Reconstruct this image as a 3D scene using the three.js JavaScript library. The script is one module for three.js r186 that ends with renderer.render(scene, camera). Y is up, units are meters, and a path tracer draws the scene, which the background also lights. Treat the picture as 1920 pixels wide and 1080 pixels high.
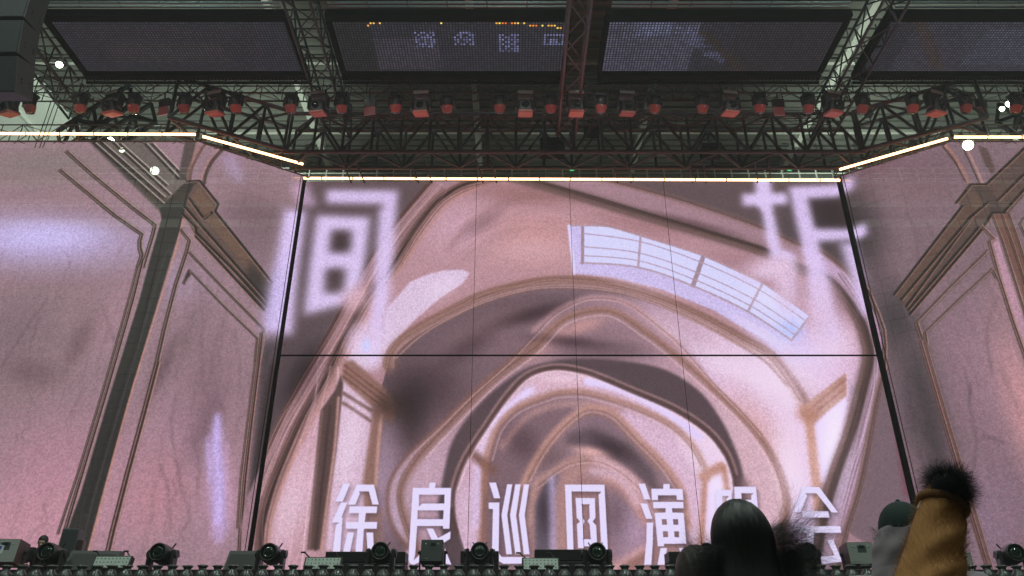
import * as THREE from 'three';
import { mergeGeometries } from 'three/addons/utils/BufferGeometryUtils.js';
import { RoundedBoxGeometry } from 'three/addons/geometries/RoundedBoxGeometry.js';
import { MarchingCubes } from 'three/addons/objects/MarchingCubes.js';
import { RectAreaLightUniformsLib } from 'three/addons/lights/RectAreaLightUniformsLib.js';
RectAreaLightUniformsLib.init();

// ---------------------------------------------------------------- camera, sky, exposure
const scene = new THREE.Scene();
const camera = new THREE.PerspectiveCamera(42.53, 16 / 9, 0.1, 300);
camera.position.set(0, 1.25, 0);
camera.rotation.set(THREE.MathUtils.degToRad(26), 0, 0);
scene.add(camera);
const renderer = new THREE.WebGLRenderer({ antialias: true });
renderer.toneMapping = THREE.LinearToneMapping;
renderer.toneMappingExposure = 1;
renderer.shadowMap.enabled = true;
{ // an even night sky; the hall is roofed, so almost nothing of it enters
  const W = 32, H = 16, d = new Float32Array(W * H * 4);
  for (let i = 0; i < W * H; i++) d.set([0.004, 0.005, 0.007, 1], i * 4);
  const t = new THREE.DataTexture(d, W, H, THREE.RGBAFormat, THREE.FloatType);
  t.mapping = THREE.EquirectangularReflectionMapping; t.magFilter = THREE.LinearFilter; t.needsUpdate = true;
  scene.background = t; scene.environment = t;
}

scene.fog = new THREE.FogExp2(new THREE.Color().setRGB(0.85, 0.95, 0.9), 0.0018);

// ---------------------------------------------------------------- helpers
const V3 = (x, y, z) => new THREE.Vector3(x, y, z);
const HOUSE = 430;
let seed = 11;
const rnd = () => { seed = (seed * 1664525 + 1013904223) >>> 0; return seed / 4294967296; };
const rr = (a, b) => a + (b - a) * rnd();
const names = {};
function numbered(n) { const k = names[n] = (names[n] ?? -1) + 1; return k ? n + '_' + String(k).padStart(3, '0') : n; }
const ORD = ['first', 'second', 'third', 'fourth', 'fifth', 'sixth', 'seventh', 'eighth', 'ninth', 'tenth', 'eleventh', 'twelfth', 'thirteenth', 'fourteenth', 'fifteenth', 'sixteenth', 'seventeenth', 'eighteenth', 'nineteenth', 'twentieth', 'twenty-first'];
function std(r, g, b, rough = 0.6, metal = 0, more = {}) {
  const m = new THREE.MeshStandardMaterial({ roughness: rough, metalness: metal, ...more });
  m.color.setRGB(r, g, b); return m;
}
function thing(name, label, category, pos = [0, 0, 0], group, kind) {
  const o = new THREE.Group(); o.name = numbered(name); o.position.set(...pos); scene.add(o);
  if (kind) o.userData.kind = kind; else o.userData = { label, category };
  if (group) o.userData.group = group;
  return o;
}
function part(parent, name, geo, mat, pos, rot) {
  const m = new THREE.Mesh(geo, mat); m.name = name; m.castShadow = m.receiveShadow = true;
  if (pos) m.position.set(...pos); if (rot) m.rotation.set(...rot);
  parent.add(m); return m;
}
function copyOf(o, label, pos) {
  const c = o.clone(); c.name = numbered(o.name.replace(/_\d{3}$/, '')); c.userData = { ...o.userData, label }; c.position.set(...pos); scene.add(c); return c;
}
const BOX = new THREE.BoxGeometry(1, 1, 1), ROD = new THREE.CylinderGeometry(1, 1, 1, 8, 1), RODS = new THREE.CylinderGeometry(1, 1, 1, 16, 1);
const rbox = (x, y, z, r = 0.012) => new RoundedBoxGeometry(x, y, z, 2, r);
function box(parent, name, mat, size, pos, rot) { const m = part(parent, name, BOX, mat, pos, rot); m.scale.set(...size); return m; }
const UPV = V3(0, 1, 0);
function rod(parent, name, mat, a, b, r, geo = ROD) {
  const A = V3(...a), B = V3(...b), d = B.clone().sub(A), m = part(parent, name, geo, mat);
  m.position.copy(A).addScaledVector(d, 0.5); m.scale.set(r, d.length(), r);
  m.quaternion.setFromUnitVectors(UPV, d.normalize()); return m;
}
// value noise for textures
function hash(x, y) { let h = Math.imul(x, 374761393) + Math.imul(y, 668265263) | 0; h = Math.imul(h ^ (h >>> 13), 1274126177); return ((h ^ (h >>> 16)) >>> 0) / 4294967296; }
function vnoise(x, y) {
  const ix = Math.floor(x), iy = Math.floor(y), fx = x - ix, fy = y - iy, s = fx * fx * (3 - 2 * fx), t = fy * fy * (3 - 2 * fy);
  const a = hash(ix, iy), b = hash(ix + 1, iy), c = hash(ix, iy + 1), e = hash(ix + 1, iy + 1);
  return a + (b - a) * s + (c - a) * t + (a - b - c + e) * s * t;
}
function tex(w, h, fn, srgb, rep) {
  const d = new Uint8Array(w * h * 4);
  for (let y = 0; y < h; y++) for (let x = 0; x < w; x++) { const c = fn(x, y), o = (y * w + x) * 4; d[o] = c[0]; d[o + 1] = c[1]; d[o + 2] = c[2]; d[o + 3] = 255; }
  const t = new THREE.DataTexture(d, w, h); t.magFilter = THREE.LinearFilter; t.wrapS = t.wrapT = THREE.RepeatWrapping; if (srgb) t.colorSpace = THREE.SRGBColorSpace;
  if (rep) t.repeat.set(...rep); t.needsUpdate = true; return t;
}

// ---------------------------------------------------------------- the film shown on the LED walls (print on screens, in metres from each screen's top left corner)
class Film {
  constructor(w, h, ppm) { this.w = w; this.h = h; this.k = ppm; this.cv = document.createElement('canvas'); this.cv.width = Math.round(w * ppm); this.cv.height = Math.round(h * ppm); this.c = this.cv.getContext('2d'); this.c.lineJoin = 'round'; this.c.lineCap = 'round'; }
  set(blur, alpha) { this.c.filter = blur ? `blur(${(blur * this.k).toFixed(1)}px)` : 'none'; this.c.globalAlpha = alpha; }
  path(p, smooth, close, dx = 0, dy = 0) {
    const c = this.c, k = this.k, n = p.length / 2, X = (i) => (p[2 * i] + dx) * k, Y = (i) => (p[2 * i + 1] + dy) * k;
    c.moveTo(X(0), Y(0));
    if (!smooth) { for (let i = 1; i < n; i++) c.lineTo(X(i), Y(i)); } else {
      const g = (i) => close ? (i + n) % n : Math.min(n - 1, Math.max(0, i));
      for (let i = 0; i < (close ? n : n - 1); i++) {
        const a = g(i - 1), b = g(i), d = g(i + 1), e = g(i + 2);
        c.bezierCurveTo(X(b) + (X(d) - X(a)) / 6, Y(b) + (Y(d) - Y(a)) / 6, X(d) - (X(e) - X(b)) / 6, Y(d) - (Y(e) - Y(b)) / 6, X(d), Y(d));
      }
    }
    if (close) c.closePath();
  }
  clipTo(p, pad) { // limit the blur to where the shape lies
    let a = 1e9, b = 1e9, e = -1e9, g = -1e9; for (let i = 0; i < p.length; i += 2) { a = Math.min(a, p[i]); e = Math.max(e, p[i]); b = Math.min(b, p[i + 1]); g = Math.max(g, p[i + 1]); }
    const k = this.k, x0 = Math.max(0, (a - pad) * k), y0 = Math.max(0, (b - pad) * k), x1 = Math.min(this.cv.width, (e + pad) * k), y1 = Math.min(this.cv.height, (g + pad) * k); this.c.save(); if (x1 <= x0 || y1 <= y0) return false;
    this.c.beginPath(); this.c.rect(x0, y0, x1 - x0, y1 - y0); this.c.clip(); return true;
  }
  fill(p, col, blur = 0, alpha = 1, smooth = false, holes = []) { const c = this.c; if (this.clipTo(p, blur * 3 + 0.1)) { this.set(blur, alpha); c.fillStyle = col; c.beginPath(); this.path(p, smooth, true); for (const q of holes) this.path(q, false, true); c.fill('evenodd'); } c.restore(); }
  line(p, col, w, blur = 0, alpha = 1, smooth = true, dx = 0, dy = 0) { const c = this.c; if (this.clipTo(p, blur * 3 + w + 0.2)) { this.set(blur, alpha); c.strokeStyle = col; c.lineWidth = w * this.k; c.lineJoin = c.lineCap = 'round'; c.beginPath(); this.path(p, smooth, false, dx, dy); c.stroke(); } c.restore(); }
  blob(p, rx, ry, col, alpha = 1, turn = 0) {
    const c = this.c, k = this.k; this.set(0, alpha); c.save(); c.translate(p[0] * k, p[1] * k); c.rotate(turn); c.scale(rx * k, ry * k);
    const g = c.createRadialGradient(0, 0, 0, 0, 0, 1); for (let i = 0; i <= 8; i++) { const t = i / 8; g.addColorStop(t, col.replace('rgb(', 'rgba(').replace(')', ',' + ((0.5 + 0.5 * Math.cos(Math.PI * t))).toFixed(3) + ')')); }
    c.fillStyle = g; c.beginPath(); c.arc(0, 0, 1, 0, 7); c.fill(); c.restore();
  }
  over(mode, p, rx, ry, col, alpha = 1, turn = 0) { this.c.globalCompositeOperation = mode; this.blob(p, rx, ry, col, alpha, turn); this.c.globalCompositeOperation = 'source-over'; }
  sweep(poly, x0, x1, stops, smooth = false) { // a left-to-right change of tone inside one cell of the film
    const c = this.c; c.save(); this.set(0, 1); c.beginPath(); this.path(poly, smooth, true); c.clip(); const g = c.createLinearGradient(x0 * this.k, 0, x1 * this.k, 0); stops.forEach(([t, col]) => g.addColorStop(t, col)); c.fillStyle = g; c.fillRect(0, 0, this.cv.width, this.cv.height); c.restore();
  }
  grain(amount, cell, gamma = 1.2) { // the speckle of the LED modules
    const { width: W, height: H } = this.cv, im = this.c.getImageData(0, 0, W, H), d = im.data, s = 1 / (cell * this.k);
const lut = Array.from({ length: 256 }, (_, v) => { const u = v / 255, s = Math.min(1, Math.max(0, (u - 0.66) / 0.24)); return 255 * Math.pow(u, 1 + (gamma - 1) * (1 - s * s * (3 - 2 * s))); });
    for (let i = 0; i < d.length; i += 4) { const m = (d[i] + d[i + 1] + d[i + 2]) / 3 || 1, q = lut[Math.round(m)] / m; for (let k = 0; k < 3; k++) d[i + k] = Math.min(255, (0.5 * lut[d[i + k]] + 0.5 * q * d[i + k]) * [1.01, 0.985, 1.03][k]); }
    const N = 512, tile = Float32Array.from({ length: N * N }, (_, i) => vnoise((i % N) * s, (i / N | 0) * s) * 0.65 + vnoise((i % N) * s * 1.9 + 31, (i / N | 0) * s * 1.9) * 0.35 - 0.5);
    for (let y = 0; y < H; y++) for (let x = 0; x < W; x++) {
      const o = (y * W + x) * 4, a = tile[(y % N) * N + x % N], n = a + tile[((y * 3 + 117) % N) * N + (x * 3 + 61) % N] * 0.5;
      const lum = (d[o] + d[o + 1] + d[o + 2]) / 3, k = amount * n * (lum > 214 ? Math.max(0.12, (240 - lum) / 26 * 0.9) : 1), t = tile[((y + 200) % N) * N + (x + 90) % N] * amount * 20;
      d[o] = Math.max(0, Math.min(255, d[o] * (1 + k) + t)); d[o + 1] = Math.max(0, Math.min(255, d[o + 1] * (1 + k) - t * 0.5)); d[o + 2] = Math.max(0, Math.min(255, d[o + 2] * (1 + k) + t * 0.3));
    }
    this.c.putImageData(im, 0, 0);
  }
  texture() { const t = new THREE.CanvasTexture(this.cv); t.colorSpace = THREE.SRGBColorSpace; t.wrapS = t.wrapT = THREE.ClampToEdgeWrapping; t.magFilter = THREE.LinearFilter; return t; }
}
const rgb = (r, g, b) => `rgb(${r},${g},${b})`;
const DARK = rgb(92, 77, 79), MAUVE = rgb(132, 107, 112), PINK = rgb(186, 150, 154), PALE = rgb(214, 186, 198), LAV = rgb(222, 208, 238), WHITE = rgb(228, 222, 252), BROWN = rgb(84, 63, 57), RUST = rgb(158, 112, 94), ORANGE = rgb(196, 140, 116);
const PXM = 0.0198;

function dense(p, n = 8) { // points along the smooth curve through p, with normals
  const N = p.length / 2, g = (i, k) => p[2 * Math.max(0, Math.min(N - 1, i)) + k], out = [];
  for (let i = 0; i < N - 1; i++) for (let s = 0; s < n; s++) { const t = s / n, t2 = t * t, t3 = t2 * t; out.push([0, 1].map((k) => 0.5 * (2 * g(i, k) + (g(i + 1, k) - g(i - 1, k)) * t + (2 * g(i - 1, k) - 5 * g(i, k) + 4 * g(i + 1, k) - g(i + 2, k)) * t2 + (3 * g(i, k) - g(i - 1, k) - 3 * g(i + 1, k) + g(i + 2, k)) * t3))); }
  out.push([g(N - 1, 0), g(N - 1, 1)]); return out;
}
function beside(p, o, wob = 0, sd = 0) { const q = dense(p), r = []; q.forEach((c, i) => { const a = q[Math.max(0, i - 1)], b = q[Math.min(q.length - 1, i + 1)], L = Math.hypot(b[0] - a[0], b[1] - a[1]) || 1, k = o + wob * (vnoise(i * 0.12, sd) - 0.5); r.push(c[0] - (b[1] - a[1]) / L * k, c[1] + (b[0] - a[0]) / L * k); }); return r; }
let ribs = 0;
function rib(f, p, w0, opt = {}) { // a plaster moulding: soft warm shade, dark grooves, light beads and fine streaks
  const { d = BROWN, o = RUST, l = PINK, b = 0.02, a = 1, n = 6 } = opt, id = ++ribs * 17, w = w0 * 0.84;
  f.line(p, o, w * 1.15, b + w * 0.16, a * 0.6);
  f.line(beside(p, -w * 0.08), d, w * 0.42, b, a * 0.85, false);
  for (let j = 0; j < n; j++) { const e = (j + 0.5) / n - 0.5, h = hash(id, j); f.line(beside(p, e * w * 1.1, w * 0.16, id + j), h > 0.62 ? l : h > 0.36 ? o : d, w * (0.05 + 0.08 * hash(j, id)), b * 0.5, a * (0.45 + 0.45 * h), false); }
  f.line(beside(p, w * 0.44), l, w * 0.09, b * 0.5, a * 0.7, false); f.line(beside(p, -w * 0.46), d, w * 0.09, b * 0.5, a * 0.6, false);
}
function streaks(f, p, w, n, c1, c2, a = 0.35) { for (let j = 0; j < n; j++) f.line(beside(p, (hash(j, 77) - 0.5) * w, w * 0.25, j * 3), hash(j, 5) > 0.5 ? c1 : c2, 0.02 + 0.03 * hash(j, 8), 0.012, a * (0.5 + hash(j, 2)), false); }

const centreFilm = new Film(22.24, 16.62, 72);
{
  const f = centreFilm, E = (x) => x * PXM;
  f.fill([-1, -1, 30, -1, 30, 30, -1, 30], rgb(102, 86, 88));
  f.blob([21.6,2.3], 3.4, 3.4, rgb(84, 72, 74), 0.9); f.blob([1.83,3.28], 3, 3.5, rgb(92, 76, 77), 0.8);
  f.blob([0.83,8.85], 2, 3.4, rgb(78, 68, 70), 0.8); f.blob([-0.39,12.32], 1, 4, rgb(66, 56, 56), 0.9);
  f.fill([22.5,7.92,22.65,12.32,22.6,15.43,19.11,15.43,20.47,12.78,21.74,9.7], rgb(126, 106, 112), 0.1);
  f.line([22.49,8.23,22.15,12.87], rgb(120, 62, 72), 0.16, 0.08, 0.7);
  // outer cell
  const outer = [-0.24,15.34,-0.48,13.85,-0.41,12.92,0.19,10.81,0.82,9.06,1.64,7.17,2.84,4.1,3.88,2.12,5.31,-0.05,6.37,-1.39,9.78,-1.39,12.99,0.05,15.26,0.79,17.24,1.57,18.7,2.22,20.02,2.97,21.07,3.43,22.02,4.48,22.47,5.03,22.72,6.72,22.5,7.92,22.28,8.46,21.74,9.7,21.05,11.44,20.47,12.78,19.88,13.92,19.33,15.18];
  f.fill(outer, rgb(168, 136, 142), 0.03, 1, true);
  f.fill([20.02,2.97,21.07,3.43,22.02,4.48,22.47,5.03,22.72,6.72,22.5,7.92,21.74,9.7,20.47,12.78,19.33,15.18,18.63,15.18,19.87,12.03,21.26,9.3,21.87,7.88,21.84,6.3,20.94,4.59], rgb(196, 168, 192), 0.08, 0.95);
  const inner = [0.34,15.34,0.34,14.61,0.31,13.71,0.5,12.49,0.8,11.29,1.24,9.94,1.87,8.54,2.32,7.13,2.69,6.37,3.1,5.4,4.01,3.93,4.74,2.4,5.52,1.13,6.2,0.45,7.3,-0.08,9.65,0.11,11.95,0.9,14.34,1.77,16.71,2.6,18.62,3.33,19.84,4.05,20.94,4.59,21.47,5.38,21.84,6.3,21.93,7.11,21.87,7.88,21.26,9.3,20.59,10.73,19.87,12.03,19.15,13.5,18.55,15.18];
  f.fill(inner, rgb(188, 150, 154), 0.03, 1, true);
  f.c.save(); f.set(0, 1); f.c.beginPath(); f.path(inner, true, true); f.c.clip();
  f.blob([9.5,2.8], 4.2, 2.4, rgb(206, 158, 152), 0.75); f.blob([6.48,2.3], 2.3, 2, rgb(208, 172, 184), 0.7, -0.6); f.blob([9.31,0.64], 4, 0.9, rgb(150, 108, 104), 0.75, 0.1);
  f.blob([13.84,2.05], 3.6, 0.9, rgb(170, 128, 128), 0.8, 0.28); f.blob([18.29,4.24], 3, 0.9, rgb(160, 122, 128), 0.7, 0.5);
  f.line([9.08,0.97,8.2,1.13,6.91,2.05,6.09,3.28], rgb(150, 112, 108), 0.18, 0.12, 0.6); f.line([8.86,2.3,7.36,3.09,6.33,4.01], rgb(176, 140, 142), 0.25, 0.2, 0.6);
  f.blob([20.22,8.02], 3.2, 3.6, rgb(230, 202, 226), 0.95); f.blob([20.44,11.4], 2, 4, rgb(232, 206, 230), 0.9); f.blob([18.87,7.17], 2.2, 1.6, rgb(214, 206, 250), 0.7, 0.6);
  f.blob([1.27,12.32], 2, 4.6, rgb(218, 182, 192), 0.9, 0.3); f.blob([3.15,6.3], 1.4, 2, rgb(216, 184, 200), 0.7, 0.4);
  f.fill([2.22,7.17,3.67,7.17,3.91,8.23,2.75,8.44], rgb(222, 206, 226), 0.15, 0.8);
  f.c.restore();
  // ribs of the outer cell
  rib(f, [-0.24,15.34,-0.48,13.85,-0.41,12.92,0.19,10.81,0.82,9.06,1.64,7.17,2.84,4.1,3.88,2.12,5.31,-0.05], E(13), { d: rgb(58, 44, 42), o: rgb(128, 92, 82) });
  rib(f, [0.36,15.34,0.34,14.61,0.31,13.71,0.5,12.49,0.8,11.29,1.24,9.94,1.87,8.54,2.32,7.13,2.69,6.37,3.1,5.4,4.01,3.93,4.74,2.4,5.52,1.13,6.2,0.5,6.88,0.13,7.97,-0.19], E(27), { d: rgb(58, 44, 41), o: rgb(152, 112, 98), l: rgb(206, 158, 142), b: 0.035 });
  f.line([0.08,15.34,-0.07,13.92,0.02,12.87,0.56,10.87,1.19,9.22,2,7.35,3.19,4.29,4.26,2.3,5.66,0.13], rgb(196, 160, 164), E(5), 0.03, 0.7);
  f.line([0.6,15.34,0.54,13.4,1.13,11.21,2.21,8.61,3.32,5.85,5.11,2.55,6.11,1.03,7.31,0.29], rgb(196, 144, 126), E(4), 0.03, 0.7);
  streaks(f, [0.08,15.34,-0.12,13.83,-0.03,12.78,0.51,10.83,1.16,9.16,2.02,7.17,3.2,4.36,4.28,2.3,5.66,0.24], 0.75, 26, rgb(206, 164, 160), rgb(120, 88, 84), 0.4);
  streaks(f, [1.65,15.34,1.82,12.32,2.09,10.05,2.33,8.23], 1.6, 20, rgb(232, 200, 206), rgb(190, 152, 156), 0.35); streaks(f, [18.95,15.18,20.24,12.41,21.28,10.25,22.09,8.23,22.31,6.08,21.65,4.24], 0.6, 20, rgb(214, 190, 206), rgb(120, 96, 98), 0.4);
  streaks(f, [6.51,3.28,7.99,2.05,9.73,1.54,11.89,2.05,14.43,2.8], 2.4, 18, rgb(214, 174, 172), rgb(160, 122, 122), 0.16);
  const RIGHT = [[[8.42,-0.29,9.65,0.11,11.95,0.9,14.34,1.77,16.71,2.6,18.62,3.33,19.84,4.05,20.94,4.59,21.47,5.38,21.84,6.3,21.93,7.11,21.87,7.88,21.26,9.3,20.59,10.73,19.87,12.03,19.15,13.5,18.55,15.18], E(22), { d: rgb(62, 48, 45), o: rgb(100, 78, 73), l: rgb(140, 112, 104), b: 0.05 }], [[12.22,-0.16,12.99,0.05,15.26,0.79,17.24,1.57,18.7,2.22,20.02,2.97,21.07,3.43,22.02,4.48,22.47,5.03,22.72,6.72,22.5,7.92,22.28,8.46,21.74,9.7,21.05,11.44,20.47,12.78,19.88,13.92,19.33,15.18], E(11), { d: rgb(78, 62, 60), o: rgb(138, 106, 98), b: 0.03 }]];
  for (const [p, w, d] of RIGHT) rib(f, p, w, d);
  // pale opening in the vault on the left
  f.fill([4.66,4.69,5.29,4.38,5.95,4.19,6.69,4.15,6.99,4.31,6.71,4.76,5.86,5.4,4.96,6.28,4.36,7.04,3.88,7.86,3.81,5.9], rgb(218, 198, 216), 0.03, 1, false);
  f.fill([3.83,6.08,3.43,7.17,3.28,7.77,4.07,7.77,4.32,7], rgb(222, 204, 224), 0.08, 0.8);
  // skylight
  f.fill([10.92,2.15,11.56,2.15,11.49,3.84,13.61,4.05,15.65,4.85,17.68,5.97,19.14,7.15,18.57,7.69,18.06,7.11,16.32,5.88,14.47,5.03,12.55,4.5,11.07,4.34], rgb(206, 196, 232), 0.03, 1);
  f.fill([11.5,2.17,12.54,2.2,14.26,2.8,16.19,3.53,18.41,4.76,20.03,6.17,19.14,7.15,17.68,5.97,15.65,4.85,13.61,4.05,11.43,3.86], rgb(216, 218, 255), 0.01, 1);
  f.blob([19.14,6.74], 0.9, 0.7, rgb(180, 196, 250), 0.7);
  const bars = [[[11.5,2.17,11.43,3.86], 8], [[13.82,2.6,13.61,4.05], 6], [[16.23,3.57,15.69,4.85], 11], [[18.38,4.8,17.68,5.94], 6], [[19.99,6.17,19.16,7.13], 5], [[10.92,2.15,11.56,2.15,12.54,2.2,14.26,2.8,16.19,3.53,18.41,4.76,20.03,6.17], 3.5], [[11.34,3.84,13.61,4.05,15.65,4.85,17.68,5.97,19.14,7.15], 5]];
  for (const t of [0.2, 0.56, 0.8]) {
    const a = [11.5,2.17,13.82,2.6,16.23,3.57,18.38,4.8,19.99,6.17], b = [11.43,3.86,13.61,4.05,15.65,4.85,17.68,5.97,19.16,7.13];
    bars.push([a.map((v, i) => v + (b[i] - v) * t), 3.2]);
  }
  for (const [p, w] of bars) { f.line(p, w > 7 ? rgb(164, 140, 146) : rgb(182, 162, 172), E(w * 0.8), 0.012, 0.95, p.length > 4); }
  f.line([10.94,2.15,11.09,4.34], rgb(224, 216, 248), E(6), 0.02);
  // second cell
  const cellB = [3.82,15.34,3.76,13.4,3.72,10.45,3.83,9.26,4.13,7.67,4.53,7.13,5.34,6.52,6.39,5.9,7.45,5.33,8.64,4.94,9.81,4.69,10.98,4.64,12.39,4.8,14.05,5.29,15.89,6.21,17.3,7.11,18.26,7.75,18.84,8.71,19.18,9.46,19.2,10.45,19.19,11.44,19.17,12.41,18.78,15.34];
  f.fill(cellB, rgb(150, 122, 128), 0.03, 1);
  f.sweep(cellB, [3.7,10.45][0], [19.49,10.45][0], [[0, 'rgba(96,78,82,0.75)'], [0.35, 'rgba(120,98,103,0.5)'], [0.62, 'rgba(190,160,172,0.5)'], [0.8, 'rgba(240,216,234,0.85)'], [1, 'rgba(246,226,244,0.95)']]);
  f.c.save(); f.set(0, 1); f.c.beginPath(); f.path(cellB, false, true); f.c.clip();
  f.blob([9.46,5.74], 5.5, 1.2, rgb(106, 86, 90), 0.85, -0.15); f.blob([5.52,8.85], 3, 2.6, rgb(110, 90, 94), 0.9); f.blob([4.8,9.86], 1.4, 2, rgb(82, 68, 70), 0.9); f.blob([7.43,6.52], 3, 1, rgb(128, 103, 106), 0.7, -0.5);
  f.blob([16.84,8.85], 3.2, 2.6, rgb(222, 194, 212), 1, 0.8); f.blob([17.92,11.96], 2.6, 4, rgb(234, 206, 226), 1); f.blob([14.92,6.52], 2.6, 1, rgb(206, 176, 190), 0.8, 0.5); f.blob([18.29,14.09], 1.6, 3, rgb(226, 206, 232), 0.9);
  f.blob([4.13,12.32], 1.2, 3.6, rgb(176, 152, 168), 0.8); f.blob([17.39,10.45], 1.2, 2.4, rgb(216, 176, 176), 0.8, -0.5);
  f.c.restore();
  rib(f, [4.07,8.23,4.13,7.67,4.53,7.13,5.34,6.52,6.39,5.9,7.45,5.33,8.64,4.94,9.81,4.69,10.98,4.64,12.39,4.8,14.05,5.29,15.89,6.21,17.3,7.11,18.26,7.75,18.84,8.71,19.18,9.46,19.25,9.96], E(24), { d: rgb(122, 88, 74), o: rgb(160, 122, 108), l: rgb(206, 168, 160), b: 0.05 });
  f.line([4.34,8.23,4.41,7.77,5.41,6.78,7.49,5.61,9.8,4.97,12.37,5.08,14.03,5.56,15.76,6.43,17.15,7.32,18.06,8.02,18.67,8.89], rgb(130, 96, 84), E(5), 0.04, 0.8);
  // left doorway of the second cell: posts, lintel, panel
  f.fill([2.35,8.46,3.63,9.46,3.6,10.5,3.58,12.49,3.69,14.62,2.47,14.62,2.45,12.04], rgb(216, 190, 204), 0.03);
  f.fill([1.75,9.87,2.18,9.13,2.36,8.46,2.47,8.88,2.48,11.28,2.41,12.78,2.32,14.62,1.85,14.62,1.8,12.34], rgb(96, 76, 72), 0.03); f.line([2.35,9.38,2.4,11.13,2.35,12.92,2.31,14.62], rgb(206, 160, 148), 0.09, 0.03, 0.9); f.line([1.82,9.87,1.85,12.34,1.92,14.62], rgb(150, 116, 106), 0.06, 0.03, 0.8); f.line([2.08,9.7,2.1,12.49,2.12,14.62], rgb(70, 52, 50), 0.08, 0.03, 0.8);
  f.fill([2.42,8,2.74,7.94,3.99,9.01,4.43,9.62,4.4,10.27,4.08,10.19,3.57,9.7,2.37,8.67], rgb(150, 114, 102), 0.05); for (const s of [0, 28, 56]) f.line([...[2.43,8.13,4.1,9.38]].map((v, i) => v + (i % 2 ? s * 0.0078 : 0)), rgb(112, 78, 66), 0.06, 0.02, 0.8);
  f.line([2.5,9.21,3.6,9.88], rgb(128, 98, 92), 0.13, 0.03, 0.9); f.line([2.54,9.58,3.59,10.25], rgb(128, 98, 92), 0.12, 0.03, 0.9);
  f.fill([3.65,9.7,4.06,9.95,3.99,10.82,3.94,12.34,4.07,13.5,3.67,13.5,3.49,12.34,3.6,10.82], rgb(148, 112, 100), 0.07, 0.95); f.line([3.96,10.03,3.93,11.28,3.95,12.63], rgb(204, 160, 146), 0.1, 0.04, 0.9);
  f.blob([4.24,9.7], 1.0, 0.9, rgb(78, 58, 50), 0.8); f.line([4.03,13.5,4.05,14.62], rgb(150, 112, 96), 0.5, 0.1, 0.6);
  // right doorway
  f.fill([19.28,10.45,20.73,9.26,20.74,9.66,19.84,11.59,19.41,12.41,19.13,12.41], rgb(234, 218, 250), 0.05);
  f.fill([19.03,9.76,20.93,8.44,20.77,9.32,19.52,10.25,19.2,10.45], rgb(188, 144, 126), 0.04); f.line([19.24,9.9,20.88,8.69], rgb(150, 102, 84), 0.06, 0.03, 0.8); f.line([19.24,10.13,20.81,9.02], rgb(150, 102, 84), 0.06, 0.03, 0.8);
  f.line([19.26,10.35,19.19,11.44,19.13,12.41,19.03,13.4], rgb(208, 162, 142), 0.34, 0.06, 0.95); f.blob([19.21,9.98], 0.6, 0.6, rgb(186, 134, 108), 0.9);
  f.fill([20.93,8.54,20.94,9.86,19.68,12.41,18.43,15.34,18.87,15.34,20.27,12.41,21.25,9.46], rgb(188, 166, 184), 0.06, 0.8);
  // third cell: pointed band
  const cO = [5.41,15.34,5.2,14.55,4.72,13.99,4.41,13.22,4.46,12.34,5.01,11.44,5.96,10.5,7.09,9.3,8.42,8.05,9.57,7.17,10.18,5.97,11.34,5.42,12.13,5.33,13.05,5.54,13.97,6.3,14.95,7.28,15.66,8.23,16.14,9.22,17.02,10.27,17.65,11.29,17.95,12.2,18.01,13.06,17.8,13.71,17.21,15.34];
  f.fill(cO, rgb(176, 144, 152), 0.05, 1, true);
  f.sweep(cO, [4.4,12.32][0], [18.13,12.32][0], [[0, 'rgba(190,164,178,0.6)'], [0.25, 'rgba(168,136,144,0.5)'], [0.5, 'rgba(130,106,112,0.5)'], [0.72, 'rgba(196,162,170,0.6)'], [1, 'rgba(240,210,216,0.9)']], true);
  f.c.save(); f.set(0, 1); f.c.beginPath(); f.path(cO, true, true); f.c.clip();
  f.blob([11.65,7.17], 4, 1.4, rgb(146, 118, 124), 0.9); f.blob([9.64,7.39], 1.6, 1, rgb(190, 150, 148), 0.8, -0.6); f.blob([11.27,6.56], 1.6, 0.5, rgb(206, 160, 152), 0.8, -0.3); f.blob([12.03,7.5], 3, 0.6, rgb(112, 90, 94), 0.8, 0.05);
  f.blob([17.12,12.32], 1.4, 3.2, rgb(212, 178, 184), 0.9, -0.3); f.blob([5.69,12.32], 1.4, 3, rgb(200, 170, 182), 0.9, 0.3); f.blob([4.84,13.4], 0.5, 2.4, rgb(190, 170, 188), 0.9); f.blob([16.64,13.74], 1, 2.2, rgb(222, 188, 196), 0.9);
  f.c.restore();
  rib(f, [9.48,7.47,10.55,6.34,11.71,5.94,12.62,6.03,13.57,6.72,14.47,7.5,15.21,8.21,16.14,9.22,17.02,10.27,17.65,11.29,17.95,12.2,18.01,13.06,17.8,13.71,17.33,15.1], E(15), { d: rgb(136, 100, 82), o: rgb(176, 134, 116), b: 0.06 });
  f.line([9.45,6.78,10.17,6.08,11.34,5.45,12.13,5.36,13.04,5.56,13.97,6.32,14.95,7.3], rgb(196, 158, 156), E(10), 0.08, 0.8);
  rib(f, [5.57,14.77,5.16,13.92,4.86,13.06,4.92,12.34,5.46,11.44,6.49,10.27,7.96,8.71,9.6,7.39], E(16), { d: rgb(112, 80, 66), o: rgb(156, 118, 102), b: 0.05 });
  f.line([5.2,14.55,4.72,13.99,4.41,13.22,4.46,12.34,5.01,11.44,5.96,10.5,7.09,9.3,8.42,8.05,9.44,7.17], rgb(128, 94, 84), E(6), 0.05, 0.9);
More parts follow.
